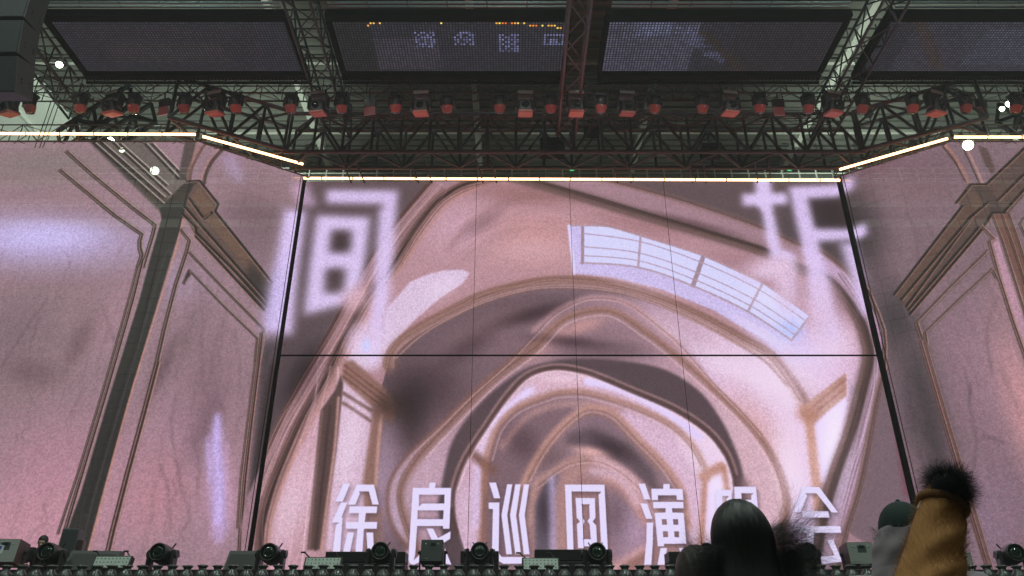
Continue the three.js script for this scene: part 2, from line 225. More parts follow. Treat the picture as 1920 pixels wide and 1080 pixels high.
  // fourth cell: dark reveal
  const dark = [6.15,13.4,6.17,12.78,6.29,12.03,6.51,11.04,7.11,10.04,8.04,9.06,9.08,8.3,10.05,8,11.06,7.88,12.66,7.96,14.24,8.3,15.38,9.06,16.04,10.04,16.45,11.14,16.65,12.41,16.51,15.34,15.91,15.34,16.3,12.78,16.11,11.44,15.58,10.66,14.5,9.86,12.98,9.14,11.43,8.46,10.24,8.25,9.23,8.54,8.43,9.38,7.67,10.5,7,11.59,6.64,12.63,6.63,13.36,6.93,14.21,7.24,15.34,6.63,15.34];
  f.fill(dark, rgb(94, 78, 81), 0.05, 1, true);
  const cellD = [7.33,15.34,6.93,14.21,6.63,13.36,6.64,12.63,7,11.59,7.67,10.5,8.43,9.38,9.23,8.54,10.24,8.28,11.43,8.48,12.98,9.16,14.5,9.88,15.58,10.68,16.11,11.46,16.31,12.21,16.3,12.79,15.81,15.34];
  f.fill(cellD, rgb(206, 176, 188), 0.03, 1);
  f.sweep(cellD, [6.62,12.32][0], [16.35,12.32][0], [[0, 'rgba(206,176,188,0.5)'], [0.4, 'rgba(212,178,186,0.4)'], [0.75, 'rgba(232,204,220,0.7)'], [1, 'rgba(248,230,246,0.95)']]);
  f.c.save(); f.set(0, 1); f.c.beginPath(); f.path(cellD, false, true); f.c.clip();
  f.blob([10.4,8.75], 2.4, 0.6, rgb(224, 190, 200), 0.9); f.blob([15.76,12.87], 0.9, 2.6, rgb(236, 214, 232), 1);
  f.line([9.03,9.27,9.36,9.07], WHITE, 0.22, 0.1, 0.9); f.line([7.98,10.36,8.45,9.76,9.26,9.15], rgb(232, 216, 248), 0.22, 0.07, 0.95); f.line([7.54,11.34,7.69,10.89,7.92,10.41], rgb(232, 216, 240), 0.2, 0.08, 0.8);
  f.line([11.42,8.79,12.07,8.9,12.91,9.21,13.84,9.71,14.74,10.37,15.27,10.8], rgb(228, 214, 246), 0.3, 0.05, 1); f.line([11.37,8.7,12.5,8.99,13.34,9.33], rgb(228, 214, 246), 0.14, 0.04, 0.9);
  f.fill([7.03,15.34,6.82,13.04,7.24,12.32,7.63,12.32,7.73,15.34], rgb(214, 188, 204), 0.1, 0.8);
  // fifth cell
  const cellE = [7.59,15.34,7.65,13.4,7.68,12.32,7.77,11.59,8.13,10.45,8.84,9.72,9.77,9.32,10.39,9.14,11.4,9.16,12.94,9.64,14.23,10.29,14.92,10.98,15.3,11.75,15.35,12.32,15.12,13.4,14.79,15.34];
  f.fill(cellE, rgb(166, 134, 140), 0.05, 1);
  f.sweep(cellE, [7.68,12.32][0], [15.28,12.32][0], [[0, 'rgba(112,90,96,0.7)'], [0.3, 'rgba(130,104,110,0.5)'], [0.65, 'rgba(206,176,190,0.5)'], [1, 'rgba(236,210,224,0.9)']]);
  f.fill([7.91,12.32,8.27,11.02,9.12,10.15,9.99,9.82,10.95,9.7,10.55,10.25,9.39,11.59,8.83,12.69,8.64,14.09,7.93,14.09], rgb(132, 106, 112), 0.12, 0.95);
  f.fill([12.31,9.94,13.1,10.81,13.93,11.74,14.45,12.63,14.54,14.09,14.83,14.09,15.17,12.32,15.01,11.4,14.21,10.56,12.92,9.9], rgb(218, 188, 204), 0.1, 0.95);
  f.line([7.64,12.69,7.71,11.77,8.13,10.48,8.83,9.76,9.77,9.36,10.39,9.18,11.4,9.2,12.94,9.68,14.23,10.33,14.92,11.02,15.3,11.79,15.35,12.32], rgb(180, 140, 126), E(11), 0.07, 0.9); f.line([8.27,11.21,9.12,10.15,10.09,9.7,11.15,9.62,12.48,9.86], rgb(190, 150, 142), E(9), 0.08, 0.8);
  f.line([15.32,12.23,15.14,13.22,14.82,15.1], rgb(190, 140, 118), E(9), 0.06, 0.9); f.line([15.25,12.2,15.92,11.88], rgb(188, 138, 116), E(17), 0.07, 0.95); f.fill([15.45,12.41,15.88,12.2,15.63,13.92,15.17,14.09], rgb(234, 220, 248), 0.07);
  f.line([16,11.99,16.01,12.78,15.99,13.4], rgb(182, 134, 110), E(10), 0.06, 0.9);
  f.line([7.22,11.4,7.99,12.03], rgb(128, 94, 84), E(15), 0.08, 0.9); f.line([7.69,11.77,7.65,13.4,7.64,15.1], rgb(150, 110, 92), E(11), 0.08, 0.9); f.fill([7.3,11.77,7.57,11.96,7.53,13.92,7.32,13.92], rgb(216, 196, 220), 0.06, 0.9);
  // sixth cell
  const cellF = [8.73,15.34,8.79,13.4,9.1,12.32,9.58,11.44,10.06,10.73,10.73,10.07,11.45,9.74,12.3,9.98,13.1,10.85,13.93,11.77,14.45,12.67,14.54,14.09,14.41,15.34];
  f.fill(cellF, rgb(158, 130, 134), 0.06, 1, true);
  f.c.save(); f.set(0, 1); f.c.beginPath(); f.path(cellF, true, true); f.c.clip();
  f.blob([11.88,10.45], 1.9, 1.1, rgb(140, 116, 124), 1, 0.3); f.fill([10.54,10.73,11.5,10.45,12.79,11.02,13.56,11.96,13.83,13.04,12.88,12.32,11.64,11.4,10.52,11.12], rgb(104, 86, 92), 0.12, 0.95); f.blob([9.95,11.59], 1.2, 0.8, rgb(122, 98, 102), 0.9, -0.7);
  f.c.restore();
  f.line([8.68,13.4,9.1,12.32,9.58,11.44,10.16,10.68,10.79,10.09,11.45,9.76,12.3,10,13.1,10.87,13.92,11.79,14.45,12.69,14.56,13.92], rgb(196, 152, 138), E(12), 0.07, 0.9); f.line([9.2,12.32,10.15,10.93,10.84,10.29,11.44,9.98,12.08,10.13,12.98,11.02,13.76,11.96], rgb(160, 118, 100), E(5), 0.06, 0.8);
  // innermost cells
  f.fill([9.08,15.34,9.15,13.4,9.38,12.43,10.14,11.96,10.66,11.55,11.31,11.29,11.89,11.53,12.77,12.05,13.56,12.95,14.04,14.09,14.06,15.34], rgb(168, 132, 130), 0.08, 1, true); f.blob([11.38,11.36], 1.0, 0.32, rgb(222, 178, 170), 0.95, 0.2);
  f.line([9.18,13.83,9.45,12.51,10.14,11.99,10.69,11.7,11.53,11.62,12.35,11.96,13.13,12.69,13.68,13.66,13.82,15.1], rgb(188, 150, 140), E(10), 0.08, 0.9); f.line([11.53,11.62,12.44,12.03,13.12,12.78,13.41,13.74], rgb(226, 190, 198), E(13), 0.12, 0.9);
  f.fill([9.39,15.34,9.42,13.22,9.78,12.41,10.31,12.05,10.03,12.87,9.9,15.34], rgb(106, 96, 108), 0.06, 0.95); f.line([10.03,12.29,9.98,13.4,10.05,15.1], rgb(178, 164, 192), E(12), 0.08, 0.9); f.line([10.26,15.1,10.4,13.92,10.6,12.32,11.24,11.88], rgb(188, 148, 138), E(16), 0.12, 0.8);
  f.fill([11.94,12.66,12.42,12.97,12.82,13.35,13.07,13.75,13.15,14.09,13.01,14.49,12.43,14.88,11.94,15.01,11.92,13.69], rgb(156, 130, 142), 0.1, 0.95); f.blob([12.7,14.02], 1.2, 1, rgb(184, 156, 176), 0.8); f.blob([12.1,13.55], 0.8, 1.4, rgb(120, 98, 106), 0.8);
  f.line([11.89,12.23,12.45,12.52,12.84,13,13.14,13.69], rgb(204, 156, 146), 0.3, 0.1, 0.9); f.line([11.4,12.02,12.11,12.16,12.59,12.52,12.91,13.11], rgb(222, 192, 206), 0.26, 0.1, 0.85); f.line([12,15.2,12.5,14.88,13.07,14.58], rgb(214, 172, 172), 0.24, 0.09, 0.9); f.line([12.27,15.25,13.12,14.78], rgb(150, 106, 92), 0.26, 0.1, 0.8);
  f.c.restore();
  f.line([6.77,14.09,6.63,13.36,6.64,12.63,7,11.59,7.67,10.5,8.43,9.38,9.23,8.54,10.24,8.23,11.43,8.44,12.98,9.12,14.5,9.84,15.58,10.64,16.11,11.42,16.31,12.18,16.31,12.87], rgb(92, 70, 66), E(8), 0.03, 0.95); f.line([6.57,13.22,6.57,12.54,6.91,11.53,7.58,10.45,8.33,9.3,9.15,8.44,10.24,8.11,11.48,8.32,13.05,9,14.57,9.7,15.67,10.5,16.23,11.32,16.44,12.14], rgb(168, 134, 130), E(4), 0.03, 0.9);
  f.line([16.65,12.41,16.64,13.4,16.54,15.1], rgb(140, 112, 112), E(16), 0.1, 0.8);
  // blown-out plaster and deep recesses in the picture
  for (const [p, x, y, v, al, r] of [[[18.77,8.44], 2.6, 2.0, 150, 0.75, 0.7], [[17.29,8.44], 2.2, 0.9, 110, 0.7, 0.75], [[20.04,11.02], 0.9, 2.6, 190, 0.9, 0.28], [[18.29,11.96], 0.9, 2.4, 150, 0.85, 0], [[16.16,8.02], 1.6, 0.7, 110, 0.6, 0.7], [[14.5,6.74], 1.6, 0.5, 90, 0.6, 0.6], [[20.68,7.17], 1.3, 1.4, 130, 0.7, 0.4], [[18.54,5.4], 1.6, 0.8, 90, 0.6, 0.5], [[14.99,11.59], 0.5, 1.5, 120, 0.7, -0.5], [[15.74,13.04], 0.5, 1.6, 150, 0.8, 0], [[13.63,4.94], 2.6, 0.35, 90, 0.6, 0.3], [[17.93,6.74], 1.8, 0.4, 120, 0.7, 0.6], [[1.13,13.4], 0.9, 2.6, 100, 0.6, 0.2], [[2.9,11.02], 0.6, 2.6, 110, 0.7, 0.08], [[3.25,7.5], 0.8, 0.9, 140, 0.7, 0], [[10.6,8.61], 1.8, 0.3, 90, 0.6, 0], [[9.49,3.28], 2.6, 1.0, 60, 0.6, 0], [[5.94,4.94], 1.4, 0.7, 110, 0.6, -0.6]]) f.over('screen', p, x, y, rgb(v, Math.round(v * 0.84), Math.round(v * 0.98)), al, r);
  for (const [p, x, y, al, r] of [[[5.33,9.06], 2.2, 1.7, 0.42, 0], [[5.02,10.25], 1, 1.8, 0.3, 0], [[9.46,6.08], 2.4, 0.5, 0.5, -0.3], [[7.04,7.39], 1.8, 0.7, 0.35, -0.6], [[21.74,1.54], 2, 1.6, 0.5, 0], [[1.43,3.53], 1.6, 2.4, 0.4, 0.4], [[0.98,8.44], 0.8, 2, 0.5, 0.4], [[10.65,7.17], 2.2, 0.4, 0.5, 0.1], [[9.02,11.02], 0.9, 1.1, 0.35, -0.5], [[12.21,11.21], 1.3, 0.45, 0.5, 0.5], [[9.73,13.4], 0.4, 1.4, 0.5, 0], [[16.01,2.05], 3.2, 0.35, 0.4, 0.3], [[7.45,2.05], 0.5, 1.6, 0.3, 0.9]]) f.over('multiply', p, x, y, rgb(96, 76, 82), al, r);
  for (const [p, w, d] of RIGHT) rib(f, p, w, d);
  // thin crisp beads along the receding arches
  for (const [p, o, c1, w] of [[[4.13,7.67,5.34,6.52,7.45,5.33,9.81,4.69,12.39,4.8,14.05,5.29,15.89,6.21,17.3,7.11,18.26,7.75,18.84,8.71,19.18,9.46], 0.27, rgb(236, 206, 206), 0.045], [[5.01,11.44,5.96,10.5,7.09,9.3,8.42,8.05,9.45,6.91,10.28,6.03,11.34,5.45,12.13,5.36,13.04,5.56,13.97,6.32,14.95,7.3,15.9,8.61,16.82,9.76,17.54,10.73], 0.1, rgb(226, 190, 188), 0.05], [[5.46,11.44,6.49,10.27,7.96,8.71,9.48,7.47,10.55,6.34,11.71,5.94,12.62,6.03,13.57,6.72,14.47,7.5,16.14,9.22,17.02,10.27,17.65,11.29,17.95,12.2,18.01,13.06], 0.22, rgb(240, 214, 214), 0.045], [[6.64,12.63,7,11.59,7.67,10.5,8.43,9.38,9.23,8.54,10.24,8.23,11.43,8.44,12.98,9.12,14.5,9.84,15.58,10.64,16.11,11.42], 0.16, rgb(240, 216, 220), 0.05], [[7.77,11.59,8.13,10.48,8.83,9.76,9.77,9.36,10.39,9.18,11.4,9.2,12.94,9.68,14.23,10.33,14.92,11.02,15.3,11.79], 0.2, rgb(236, 204, 200), 0.045], [[9.1,12.32,9.58,11.44,10.16,10.68,10.79,10.09,11.45,9.76,12.3,10,13.1,10.87,13.92,11.79,14.45,12.69], 0.17, rgb(232, 196, 190), 0.045], [[9.45,12.51,10.14,11.99,10.69,11.7,11.53,11.62,12.35,11.96,13.13,12.69,13.68,13.66], 0.14, rgb(230, 192, 186), 0.04]]) { f.line(beside(p, o), c1, w, 0.02, 0.5, false); f.line(beside(p, o * 0.45), rgb(120, 88, 78), w * 0.8, 0.02, 0.45, false); }
  // large soft characters drifting past the viewer
  const SOFT = rgb(222, 206, 240), bl = 0.16;
  f.fill([-0.53,0.11,0.05,-0.03,0.64,1.24,-0.06,1.24], rgb(206, 178, 204), bl, 0.8);
  f.fill([-0.7,1.33,0.23,1.47,0.25,3.04,0.27,4.87,0.36,6.96,-0.78,6.74,-0.73,4.48], SOFT, bl, 0.95);
  f.fill([0.91,0.4,3.91,0.43,3.94,3.53,3.89,5.4,3.74,6.45,3.65,7.46,3.63,8.02,3.37,8.02,3.25,6.59,3.23,4.63,3.18,1.46,3.41,1.13,0.99,1.08], SOFT, bl * 0.9, 0.93);
  f.fill([0.65,1.64,2.87,1.73,2.85,3.12,2.8,4.55,2.57,5.17,2.08,5.7,0.69,6.11,0.62,3.85], SOFT, bl, 0.97, false, [[1.34,2.34,2.17,2.37,2.2,3.38,1.38,3.38], [1.32,4.1,2.09,4.13,2.1,5.17,1.37,5.17]]);
  f.blob([2.6,5.4], 1.0, 0.9, rgb(224, 188, 196), 0.8, -0.8); f.blob([3.01,7.03], 1, 1.1, rgb(226, 206, 230), 0.8); f.blob([3.18,7.35], 0.28, 0.5, rgb(206, 212, 252), 0.9);
  f.fill([18.17,0.61,20.05,0.55,19.99,1.13,18.11,1.22], SOFT, bl * 0.75, 0.97); f.fill([18.83,-0.21,19.5,-0.21,19.34,1.2,19.37,2.3,19.37,3.28,19.86,3.45,19.77,3.77,18.94,3.69,18.84,2.71,18.87,1.54,18.68,1.11], SOFT, bl * 0.75, 0.97);
  f.fill([20.15,0.26,22.16,0.15,22.99,-0.29,22.88,0.26,22.11,0.77,20.86,0.85,20.9,2.28,22.18,2.3,23.04,1.96,23.01,2.53,22.51,2.78,20.92,2.89,20.97,4.16,20.89,5.7,20.37,5.93,20.23,4.79,20.21,3.04,20.16,1.37], SOFT, bl * 0.8, 0.95);
  f.fill([21.77,2.92,22.45,2.92,22.52,4.79,22.46,6,22.02,6.15,21.88,4.48], SOFT, bl, 0.92); f.fill([18.91,3.45,19.5,3.28,19.74,4.16,19.66,5.25,19.2,5.55,19.03,4.48], SOFT, bl * 1.3, 0.75); f.fill([20.28,4.48,21.04,4.16,21.03,6,20.94,7.17,20.41,7.17,20.35,6], SOFT, bl * 1.4, 0.8); f.fill([18.13,4.4,18.7,3.85,19.83,3.45,19.8,4.01,18.82,4.48], SOFT, bl, 0.8); f.blob([18.87,4.12], 2.1, 0.9, rgb(224, 198, 214), 0.95, -0.15); f.blob([19.24,4.87], 0.8, 2, rgb(222, 196, 214), 0.8); f.blob([20.58,5.7], 1.1, 2.2, rgb(222, 198, 222), 0.9); f.blob([21.26,5.55], 0.5, 1.3, rgb(150, 116, 120), 0.5);
  // title line
  const S = rgb(206, 206, 228), glyphs = [
    [[2.83,12.45,3.07,12.45,2.87,13.06,2.62,13.06]], [[2.81,13.09,3.03,13.09,2.88,13.59,2.92,13.59,2.95,14.74,2.96,14.9,2.7,14.9,2.7,14.74,2.71,13.89,2.74,13.8,2.82,13.75,2.57,13.75]],
    [[3.3,12.49,3.89,12.49,4.11,13.16,3.89,13.16,3.73,12.72,3.4,12.72,3.43,12.79,3.31,13.16,3.06,13.16]],
    [[3.12,13.22,4.06,13.22,4.06,13.44,3.69,13.44,3.68,13.73,4.1,13.73,4.1,13.95,3.67,13.95,3.69,14.9,3.46,14.9,3.45,13.95,3.06,13.95,3.05,13.73,3.46,13.73,3.45,13.44,3.11,13.44]],
    [[3.13,14.07,3.35,14.07,3.25,14.9,3.01,14.9]], [[3.76,14.07,3.99,14.07,4.1,14.9,3.89,14.9]],
    [[5.79,12.42,6.01,12.42,6,12.6,6.55,12.6,6.54,13.95,6.32,13.95,6.32,13.86,5.45,13.86,5.44,14.76,5.4,14.94,5.61,14.76,5.65,14.98,5.41,15.09,5.29,15.06,5.22,14.93,5.23,12.6,5.79,12.6], [5.46,12.83,6.33,12.83,6.33,13.12,5.57,13.13,5.48,13.23], [5.44,13.35,6.32,13.35,6.31,13.64,5.45,13.64]],
    [[5.77,13.94,5.99,13.94,6.17,14.25,6.58,14.03,6.58,14.27,6.34,14.42,6.65,15.09,6.4,15.04,6,14.39]],
    [[7.85,12.42,8.09,12.42,8.24,12.95,8.02,12.95]], [[7.84,13.09,8.21,13.09,8.2,14.73,8.3,14.84,9.22,14.85,9.21,15.05,8.35,15.06,8.16,14.95,7.97,14.7,7.99,13.31,7.85,13.3]],
    [[8.47,12.48,8.65,12.48,8.48,13.51,8.64,14.76,8.45,14.76,8.28,13.51]], [[8.75,12.48,8.94,12.48,8.78,13.51,8.94,14.76,8.75,14.76,8.57,13.51]], [[9.05,12.48,9.23,12.48,9.07,13.51,9.22,14.76,9.03,14.76,8.87,13.51]],
    [[10.46,12.49,11.82,12.49,11.82,14.9,11.6,14.9,11.6,12.83,11.7,12.73,10.68,12.72,10.68,14.9,10.47,14.9]],
    [[10.81,12.94,11.47,12.94,11.46,13.59,11.36,13.72,11.47,13.85,11.47,14.51,11.03,14.51,11.03,14.57,10.83,14.57,10.82,13.8,10.93,13.72,10.82,13.59], [10.99,13.15,11.29,13.15,11.26,13.2,11.26,13.59,11.18,13.7,11.25,13.82,11.26,14.25,11.29,14.28,10.99,14.28,11.03,14.24,11.03,13.83,11.09,13.71,11.02,13.59,11.02,13.2]],
    [[12.99,12.46,13.22,12.46,13.36,12.99,13.15,12.99]], [[13.01,13.12,13.24,13.12,13.38,13.63,13.16,13.63]], [[13.17,13.75,13.39,13.75,13.33,14.37,13.22,15.09,12.98,15.09,13.12,14.31]],
    [[13.85,12.47,14.07,12.47,14.06,12.63,14.49,12.64,14.49,13.01,14.26,13.01,14.26,12.85,13.63,12.85,13.62,13.01,13.41,13.01,13.42,12.63,13.83,12.63]],
    [[13.44,13.07,14.47,13.07,14.47,13.28,14.07,13.28,14.07,13.42,14.45,13.43,14.44,14.43,13.7,14.43,13.69,14.51,13.48,14.51,13.47,13.43,13.84,13.42,13.85,13.28,13.44,13.28], [13.69,13.64,13.85,13.64,13.85,13.82,13.69,13.82], [14.07,13.64,14.24,13.64,14.23,13.82,14.07,13.82], [13.69,14.03,13.86,14.03,13.85,14.22,13.69,14.22], [14.07,14.03,14.23,14.03,14.22,14.22,14.07,14.22]],
    [[13.57,14.56,13.79,14.56,13.65,15.09,13.42,15.09]], [[14.18,14.56,14.4,14.56,14.5,15.09,14.28,15.09]],
    [[15.63,12.67,16.17,12.67,16.06,13.89,15.51,13.89], [15.83,12.87,16.05,12.88,15.96,12.97,15.88,13.68,15.74,13.68]],
    [[16.27,12.56,17.02,12.56,16.97,13.83,16.17,13.83], [16.49,12.78,16.92,12.78,16.82,12.85,16.8,13,16.48,13], [16.47,13.22,16.8,13.22,16.78,13.59,16.44,13.59]], [[16.09,13.95,16.95,13.95,16.85,15.08,15.98,15.08], [16.29,14.16,16.69,14.16,16.67,14.4,16.28,14.4], [16.25,14.61,16.65,14.61,16.63,14.87,16.23,14.87]],
    [[18.63,12.57,19.2,12.57,19.68,13.42,19.46,13.42,19.06,12.78,18.68,12.78,18.73,12.86,18.41,13.41,18.15,13.41]], [[18.47,13.38,19.36,13.38,19.36,13.59,18.47,13.59]],
    [[18.19,13.87,19.67,13.86,19.66,14.08,18.76,14.08,18.61,14.61,18.61,14.85,19.29,14.79,19.15,14.31,19.35,14.3,19.52,14.99,18.95,15.06,18.46,15.02,18.3,14.85,18.52,14.09,18.16,14.08]]];
  for (const [o, ...h] of glyphs) f.fill(o.map((v, i) => v + (i % 2 ? 0.08 : 0.05)), rgb(70, 54, 62), 0.08, 0.55, false, h);
  for (const [o, ...h] of glyphs) f.fill(o, rgb(229, 223, 252), 0.008, 1, false, h);
  f.set(0, 1); f.grain(0.24, 0.042, 1.08);
}
// side screens: each film is drawn once for the front-facing and once for the angled screen
const HW = 16.67;
const leftFilms = [new Film(9.2, HW, 74), new Film(4.13, HW, 74)];
const rightFilms = [new Film(4.02, HW, 74), new Film(9.2, HW, 74)];
function both(films) {
  const B = {};
  for (const m of ['fill', 'line', 'blob']) B[m] = (p, ...r) => films.forEach((f, i) => f[m](p[i], ...r));
  B.mould = (p, w = 0.13, d = rgb(72, 62, 56), l = rgb(190, 160, 150)) => films.forEach((f, i) => { const q = (o) => { const r = p[i].slice(); for (let k = 0; k < r.length; k += 2) { r[k] += o; r[k + 1] -= o * 0.3; } return r; }; f.line(p[i], rgb(120, 98, 92), w * 0.95, 0.02, 0.6, false); f.line(p[i], d, w * 0.32, 0.01, 0.95, false); f.line(q(-w * 0.42), d, w * 0.2, 0.01, 0.9, false); f.line(q(w * 0.34), l, w * 0.16, 0.008, 0.85, false); f.line(q(-w * 0.2), l, w * 0.1, 0.008, 0.5, false); });
  return B;
}
{
  const b = both(leftFilms), E = (x) => x * 0.0185;
  b.fill([[-8.64,-4.49,19.99,-4.49,20.46,19.98,1.87,19.98],[-11.64,1.41,12.31,-10.73,13,20.68,-5.67,19.67]], rgb(166, 139, 144));
  b.blob([[5.18,8.49],[-3.3,9.18]], 4.5, 5, rgb(152, 130, 132), 0.8); b.blob([[7.1,12.92],[-1.79,13.11]], 4, 3.6, rgb(190, 148, 158), 0.9); b.blob([[10.84,12.59],[1.51,12.41]], 3, 3.6, rgb(186, 148, 158), 0.8); b.blob([[8.38,13.4],[-0.72,13.47]], 1.8, 2, rgb(196, 156, 164), 0.6);
  b.blob([[4.01,4.37],[-4.18,5.64]], 7, 1.9, rgb(196, 186, 222), 0.95, 0.06); b.blob([[4.53,4.15],[-3.8,5.32]], 3, 0.9, rgb(206, 200, 240), 0.7); b.blob([[3.49,1.11],[-4.55,2.83]], 5, 1.6, rgb(146, 136, 128), 0.7);
  b.blob([[11.98,3.7],[2.63,2.86]], 2.6, 3.4, rgb(134, 112, 116), 0.8); b.blob([[13.64,6.71],[4.35,5.62]], 1.2, 4, rgb(84, 72, 74), 0.95); b.blob([[11.92,3.24],[2.56,2.4]], 1.6, 1, rgb(128, 104, 108), 0.5);
  b.fill([[12.86,8.3,13.58,8.3,13.8,15.7,13.41,15.7],[3.52,7.54,4.28,7.38,4.52,15.5,4.1,15.52]], rgb(82, 73, 74), 0.16, 0.95); b.blob([[11.27,9.43],[1.92,9.07]], 1.4, 3.6, rgb(150, 122, 128), 0.7); b.blob([[10.02,8.49],[0.74,8.33]], 0.9, 3, rgb(140, 116, 120), 0.6, 0.3);
  b.blob([[6.89,14.5],[-1.96,14.64]], 4, 2.4, rgb(204, 158, 168), 0.8);  b.blob([[10.51,13.4],[1.19,13.28]], 1.6, 2.2, rgb(198, 150, 156), 0.7); b.blob([[12.53,13.72],[3.17,13.43]], 1.2, 2.6, rgb(196, 158, 172), 0.7); b.blob([[11.56,11.06],[2.2,10.72]], 0.7, 2.6, rgb(136, 110, 118), 0.7, 0.15); b.blob([[4.47,7.91],[-3.84,8.76]], 2, 2, rgb(140, 120, 124), 0.7, -0.5); b.blob([[7.73,7.51],[-1.27,7.81]], 1.2, 3, rgb(178, 146, 152), 0.6, 0.25);
  // wisps of dark marbling
  for (const [p, a] of [[[[5.23,6.71,4.9,7.51,4.52,8.68,4.33,9.25],[-3.27,7.52,-3.51,8.33,-3.8,9.46,-3.94,10]], 0.5], [[[9.71,5.02,10.29,5.88,10.74,7.51,10.99,9.06,11.29,10.17],[0.46,4.89,0.99,5.61,1.41,7.18,1.65,8.73,1.95,9.83]], 0.35], [[[10.35,10.17,10.43,11.23,10.77,12.25,11.24,13.4],[1.05,9.99,1.12,11.07,1.44,12.08,1.9,13.22]], 0.45], [[[10.3,12.42,10.72,13.24,11.03,14.34],[1,12.3,1.4,13.1,1.69,14.22]], 0.45], [[[11.9,7.91,12.26,9.06,12.41,10.17],[2.54,7.34,2.91,8.49,3.05,9.64]], 0.4], [[[7.13,6.91,7.59,7.71,7.91,8.3],[-1.77,7.34,-1.38,8.02,-1.11,8.53]], 0.4], [[[11.14,11.58,11.5,12.42,11.67,13.4],[1.8,11.33,2.15,12.16,2.31,13.18]], 0.4], [[[11.47,7.51,11.31,8.68,11.42,9.8],[2.12,7.02,1.96,8.28,2.07,9.43]], 0.3]]) b.line(p, rgb(104, 84, 88), 0.05, 0.04, a);
  for (let i = 0; i < 60; i++) { const x = hash(i, 3) * 9, y = 4 + hash(i, 5) * 12, l = 0.5 + hash(i, 9) * 1.6; leftFilms.forEach((f, k) => f.line([x * (k ? 0.45 : 1), y, x * (k ? 0.45 : 1) - 0.1, y + l * 0.5, x * (k ? 0.45 : 1) - 0.06, y + l], hash(i, 11) > 0.5 ? rgb(128, 104, 108) : rgb(188, 158, 164), 0.05, 0.05, 0.28)); }
  for (let i = 0; i < 26; i++) { const x = hash(i, 41) * 9, y = 3 + hash(i, 43) * 13; leftFilms.forEach((f, k) => { const q = []; let X = x * (k ? 0.45 : 1), Y = y; for (let s = 0; s < 7; s++) { q.push(X, Y); X += (vnoise(i * 7 + s, 3) - 0.5) * 0.5; Y += 0.18 + 0.25 * hash(i, s); } f.line(q, rgb(96, 76, 80), 0.02 + 0.03 * hash(i, 47), 0.03, 0.2); }); }
  for (const [p, x, y] of [[[[9.68,9.43],[0.43,9.35]], 0.35, 2], [[[5.45,9.43],[-3.1,10.02]], 1.6, 0.8], [[[6.74,8.3],[-2.08,8.74]], 0.6, 1.6]]) leftFilms.forEach((f, k) => f.over('multiply', p[k], x, y, rgb(150, 128, 132), 0.3, 0.2));
  // raised wall panel on the far left
  b.mould([[4.23,1.32,5.27,2.14,6.74,3.3,7.94,4.12,7.93,4.42,8,4.7,8.13,4.97,8.1,5.45],[-4.01,2.82,-3.24,3.29,-2.08,3.99,-1.09,4.46,-1.11,4.76,-1.04,5.01,-0.93,5.24,-0.96,5.72]], 0.2); b.mould([[4.25,0.46,5.52,1.54,7.23,2.9,8.34,3.73,8.35,4.09,8.28,5.45],[-4,2.03,-3.05,2.66,-1.68,3.47,-0.75,3.97,-0.74,4.32,-0.8,5.68]], 0.2);
  b.mould([[8.18,5.15,8.19,6.71,8.09,9.8,7.97,12.42,7.88,14.5,7.85,15.11],[-0.89,5.41,-0.88,6.93,-0.96,9.97,-1.07,12.55,-1.14,14.58,-1.17,15.17]], 0.16, rgb(62, 50, 46)); b.mould([[8.07,5.41,8.06,6.62,7.97,9.8,7.84,12.59,7.69,14.5],[-0.99,5.69,-0.99,6.87,-1.07,9.99,-1.18,12.72,-1.3,14.59]], 0.12, rgb(74, 60, 56));
  // cornice band over the pilaster
  b.fill([[4.91,-0.08,7.29,-0.08,9.08,1.75,8.69,2.55,8.52,3.3,7.7,2.55],[-3.51,1.35,-1.64,0.59,-0.11,1.79,-0.45,2.7,-0.59,3.5,-1.29,3]], rgb(122, 114, 106), 0.03, 0.95);
  b.fill([[4.91,-0.08,5.43,-0.08,8.74,2.78,8.57,3.3],[-3.51,1.35,-3.12,1.19,-0.41,2.92,-0.55,3.48]], rgb(84, 78, 72), 0.05, 0.9);
  for (const p of [[[5.15,0.05,8.4,2.84],[-3.33,1.39,-0.7,3.08]], [[5.46,0.05,8.37,2.55],[-3.09,1.3,-0.73,2.8]], [[5.92,0.05,8.57,2.43],[-2.73,1.15,-0.56,2.62]], [[6.19,0.11,8.38,2.02],[-2.52,1.13,-0.71,2.27]], [[7.17,0.11,8.77,1.72],[-1.73,0.81,-0.38,1.85]], [[7.43,0.11,9.09,1.78],[-1.52,0.72,-0.1,1.81]]]) { b.line(p, rgb(64, 58, 54), 0.09, 0.012, 0.9, false); b.line(p.map((q) => q.map((v, i) => v + (i % 2 ? -0.04 : 0.07))), rgb(196, 184, 170), 0.045, 0.01, 0.85, false); }
  // pilaster
  b.fill([[8.79,1.78,8.72,1.17,8.68,-0.08,9.14,-0.08,9.14,0.99,9.19,1.78],[-0.37,1.91,-0.43,1.33,-0.46,0.11,-0.05,-0.06,-0.06,1.01,-0.01,1.78]], rgb(96, 86, 80), 0.03, 0.9); b.line([[9.15,-0.01,9.14,0.99,9.18,1.72],[-0.04,0,-0.06,1.01,-0.02,1.73]], rgb(180, 140, 122), 0.06, 0.02, 0.8);
